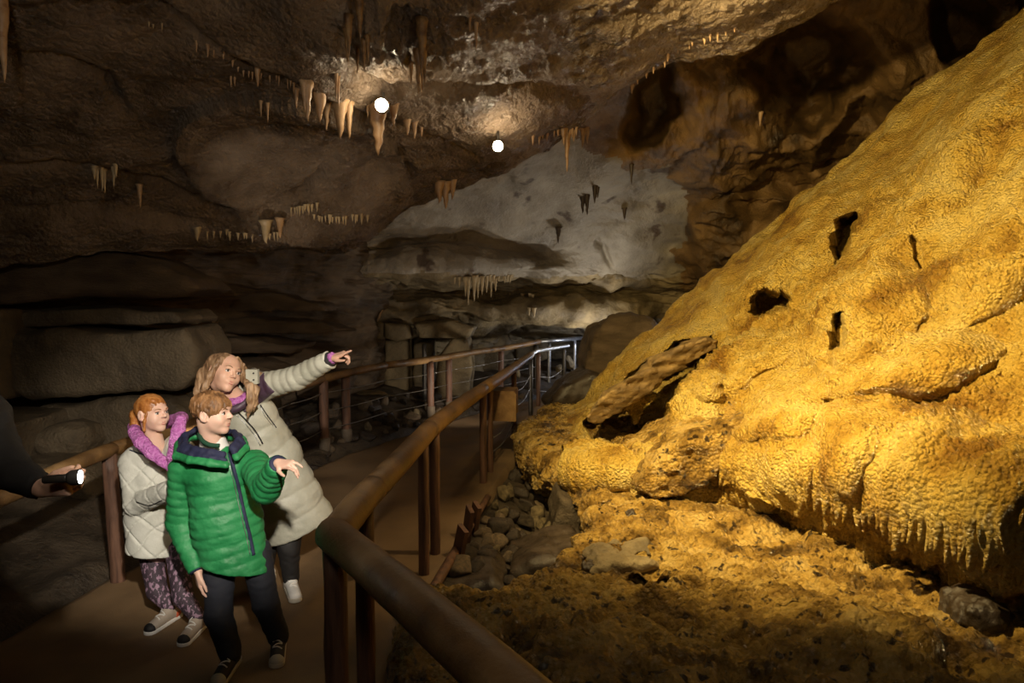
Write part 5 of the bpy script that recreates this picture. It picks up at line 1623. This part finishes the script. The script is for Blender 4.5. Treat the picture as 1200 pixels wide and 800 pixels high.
        st = np.stack([q[:, 0] * 60, q[:, 1] * 14, q[:, 2] * 46], 1)
        return d + .003 * ridged(st, 2, 22)
    c = H[0]
    garment('hair', hf, c - [.18, .16, .17], c + [.14, .2, .14], .0045, M['hair_g'], root)

    def tr(p):
        d = chain(p, [ha, ka, ga + [0, 0, .09]], [.072, .054, .040], .02)
        d = smin(d, chain(p, [hb, kb, gb + [0, 0, .09]], [.072, .054, .040], .02), .03)
        return d + .002 * fbm(p * 20, 2, 6)
    garment('leggings', tr, [-2.15, 3.6, .05], [-1.6, 4.1, hp[2] + .05], .0085, M['legging'], root)
    shoe(root, ga, (-.25, -1), .225, M['beige'], M['white'], M['white'], toe=M['black'], trim=M['orange'], label='beige trainer with dark toe and orange side')
    shoe(root, gb, (-.02, -1), .225, M['beige'], M['white'], M['white'], toe=M['black'], label='beige trainer with dark toe')


# ================================================================== the torch bearer at the left edge
def bearer():
    H = headframe(P(-95, 365, 2.25), 60, 0, 0, 1.0)
    neck = P(-90, 430, 2.25)
    ls, el, wr = P(-20, 486, 2.22), P(2, 545, 2.16), P(50, 572, 2.10)
    rs, el2, wr2 = P(-165, 486, 2.35), P(-180, 590, 2.4), P(-160, 690, 2.3)
    ch, wa, hp = P(-90, 520, 2.3), P(-92, 610, 2.3), P(-92, 690, 2.3)
    ga, gb = np.array([-2.02, 2.36, 0]), np.array([-1.86, 2.30, 0])
    ha, hb = hp + [-.08, 0, 0], hp + [.08, 0, 0]
    ka, kb = (ha + ga) / 2 + [0, -.03, 0], (hb + gb) / 2 + [0, -.03, 0]
    root = empty('person', (ga + gb) / 2, 'person in black cut off at the left edge holding out a small torch', 'person')
    D = P(92, 562, 2.06) - wr
    hA = hand_prims(wr + D * .08, D * 1.0 + [0, 0, -.012], (-.15, -.75, .6), (.1, -.35, .9), .95, ((48, 58, 36), (52, 60, 36), (55, 60, 36), (58, 58, 36)), (28, 22), 2)
    hB = hand_prims(wr2, (0, -.1, -1), (-.9, 0, 0), (0, -1, 0), 1.0, ((20, 25, 15),) * 4)
    body = body_of(root, H, neck, ([ch, wa, hp], [.13, .12, .13], ((.5, -.85, 0), 1.4)), [([ls, el, wr], [.05, .042, .029]), ([rs, el2, wr2], [.05, .042, .029])],
                   [([ha, ka, ga + [0, 0, .08]], [.085, .06, .04]), ([hb, kb, gb + [0, 0, .08]], [.085, .06, .04])], [hA, hB], M['skin'])
    face_parts(body, H, M['hair_b'])

    def coat(p):
        t = chain(p, [ch, wa, hp], [.185, .17, .18], .05, ((.5, -.85, 0), 1.25))
        t = smin(t, sd_cone(p, ls + [-.03, 0, 0], rs + [.03, 0, 0], .085, .085), .05)
        t = smin(t, sd_cone(p, ch + [0, 0, .05], neck, .13, .07), .04)
        for a in ([ls, el, wr], [rs, el2, wr2]):
            l = chain(p, a, [.085, .072, .050], .02)
            dr = a[2] - a[1]; dr = dr / np.linalg.norm(dr)
            t = smin(t, smax(l, (p - a[2]) @ dr, .006), .02)
        return t + .007 * ridged(p * [7, 7, 12], 3, 9)
    lo = np.min([rs, el2, wr2, hp], 0) - .24; hi = np.max([ls, wr, neck], 0) + [.12, .34, .1]
    garment('coat', coat, lo, hi, .011, M['black'], root)
    mk('cuff', *tube([wr + D * .0, wr + D * .06], [.04, .034], 12), M['skin'], root) if False else None

    def tr(p):
        return smin(chain(p, [ha, ka, ga + [0, 0, .09]], [.10, .075, .06], .02), chain(p, [hb, kb, gb + [0, 0, .09]], [.10, .075, .06], .02), .03) + .004 * ridged(p * 10, 2, 4)
    garment('trousers', tr, [-2.3, 2.0, .05], [-1.6, 2.6, hp[2] + .08], .011, M['black'], root)
    hf = lambda p: smax(sd_ell(tolocal(p, H), (0, -.018, .034), (.086, .104, .090)), -sd_ell(tolocal(p, H), (0, .115, -.034), (.075, .085, .09)), .01) + .003 * fbm(p * 50, 2, 5)
    garment('hair', hf, H[0] - .15, H[0] + .17, .006, M['black'], root)
    shoe(root, ga, (.1, -1), .27, M['black'], M['black'], M['black'])
    shoe(root, gb, (.3, -1), .27, M['black'], M['black'], M['black'])
    # the torch: a thing of its own, gripped by the fingers
    a, b = P(66, 569, 2.075), P(94, 558.5, 2.03)
    d = (b - a) / np.linalg.norm(b - a)
    d = np.array([.95, .22, .03]); d /= np.linalg.norm(d)
    a = b - d * .10
    t = empty('torch', a, 'small black torch with a glowing white lens at the left edge', 'torch')
    mk('barrel', *tube([a, a + d * .004, a + d * .06, a + d * .068], [.010, .0125, .0125, .016], 16), M['lampbody'], t)
    mk('head_ring', *tube([b - d * .034, b - d * .024, b - d * .004, b], [.0165, .022, .024, .024], 20), M['lampbody'], t)
    mk('lens', *tube([b - d * .001, b + d * .0015], [.0205, .0200], 20), M['torchlens'], t)
    light('torch_beam', 'SPOT', b + d * .01, b + d * 2, 6, (.92, .96, 1), spot_size=R(60), spot_blend=.6, shadow_soft_size=.02)


import time as _t
for fn in (woman, boy, girl, bearer):
    t0 = _t.time(); fn(); print('BUILT', fn.__name__, round(_t.time() - t0, 1))
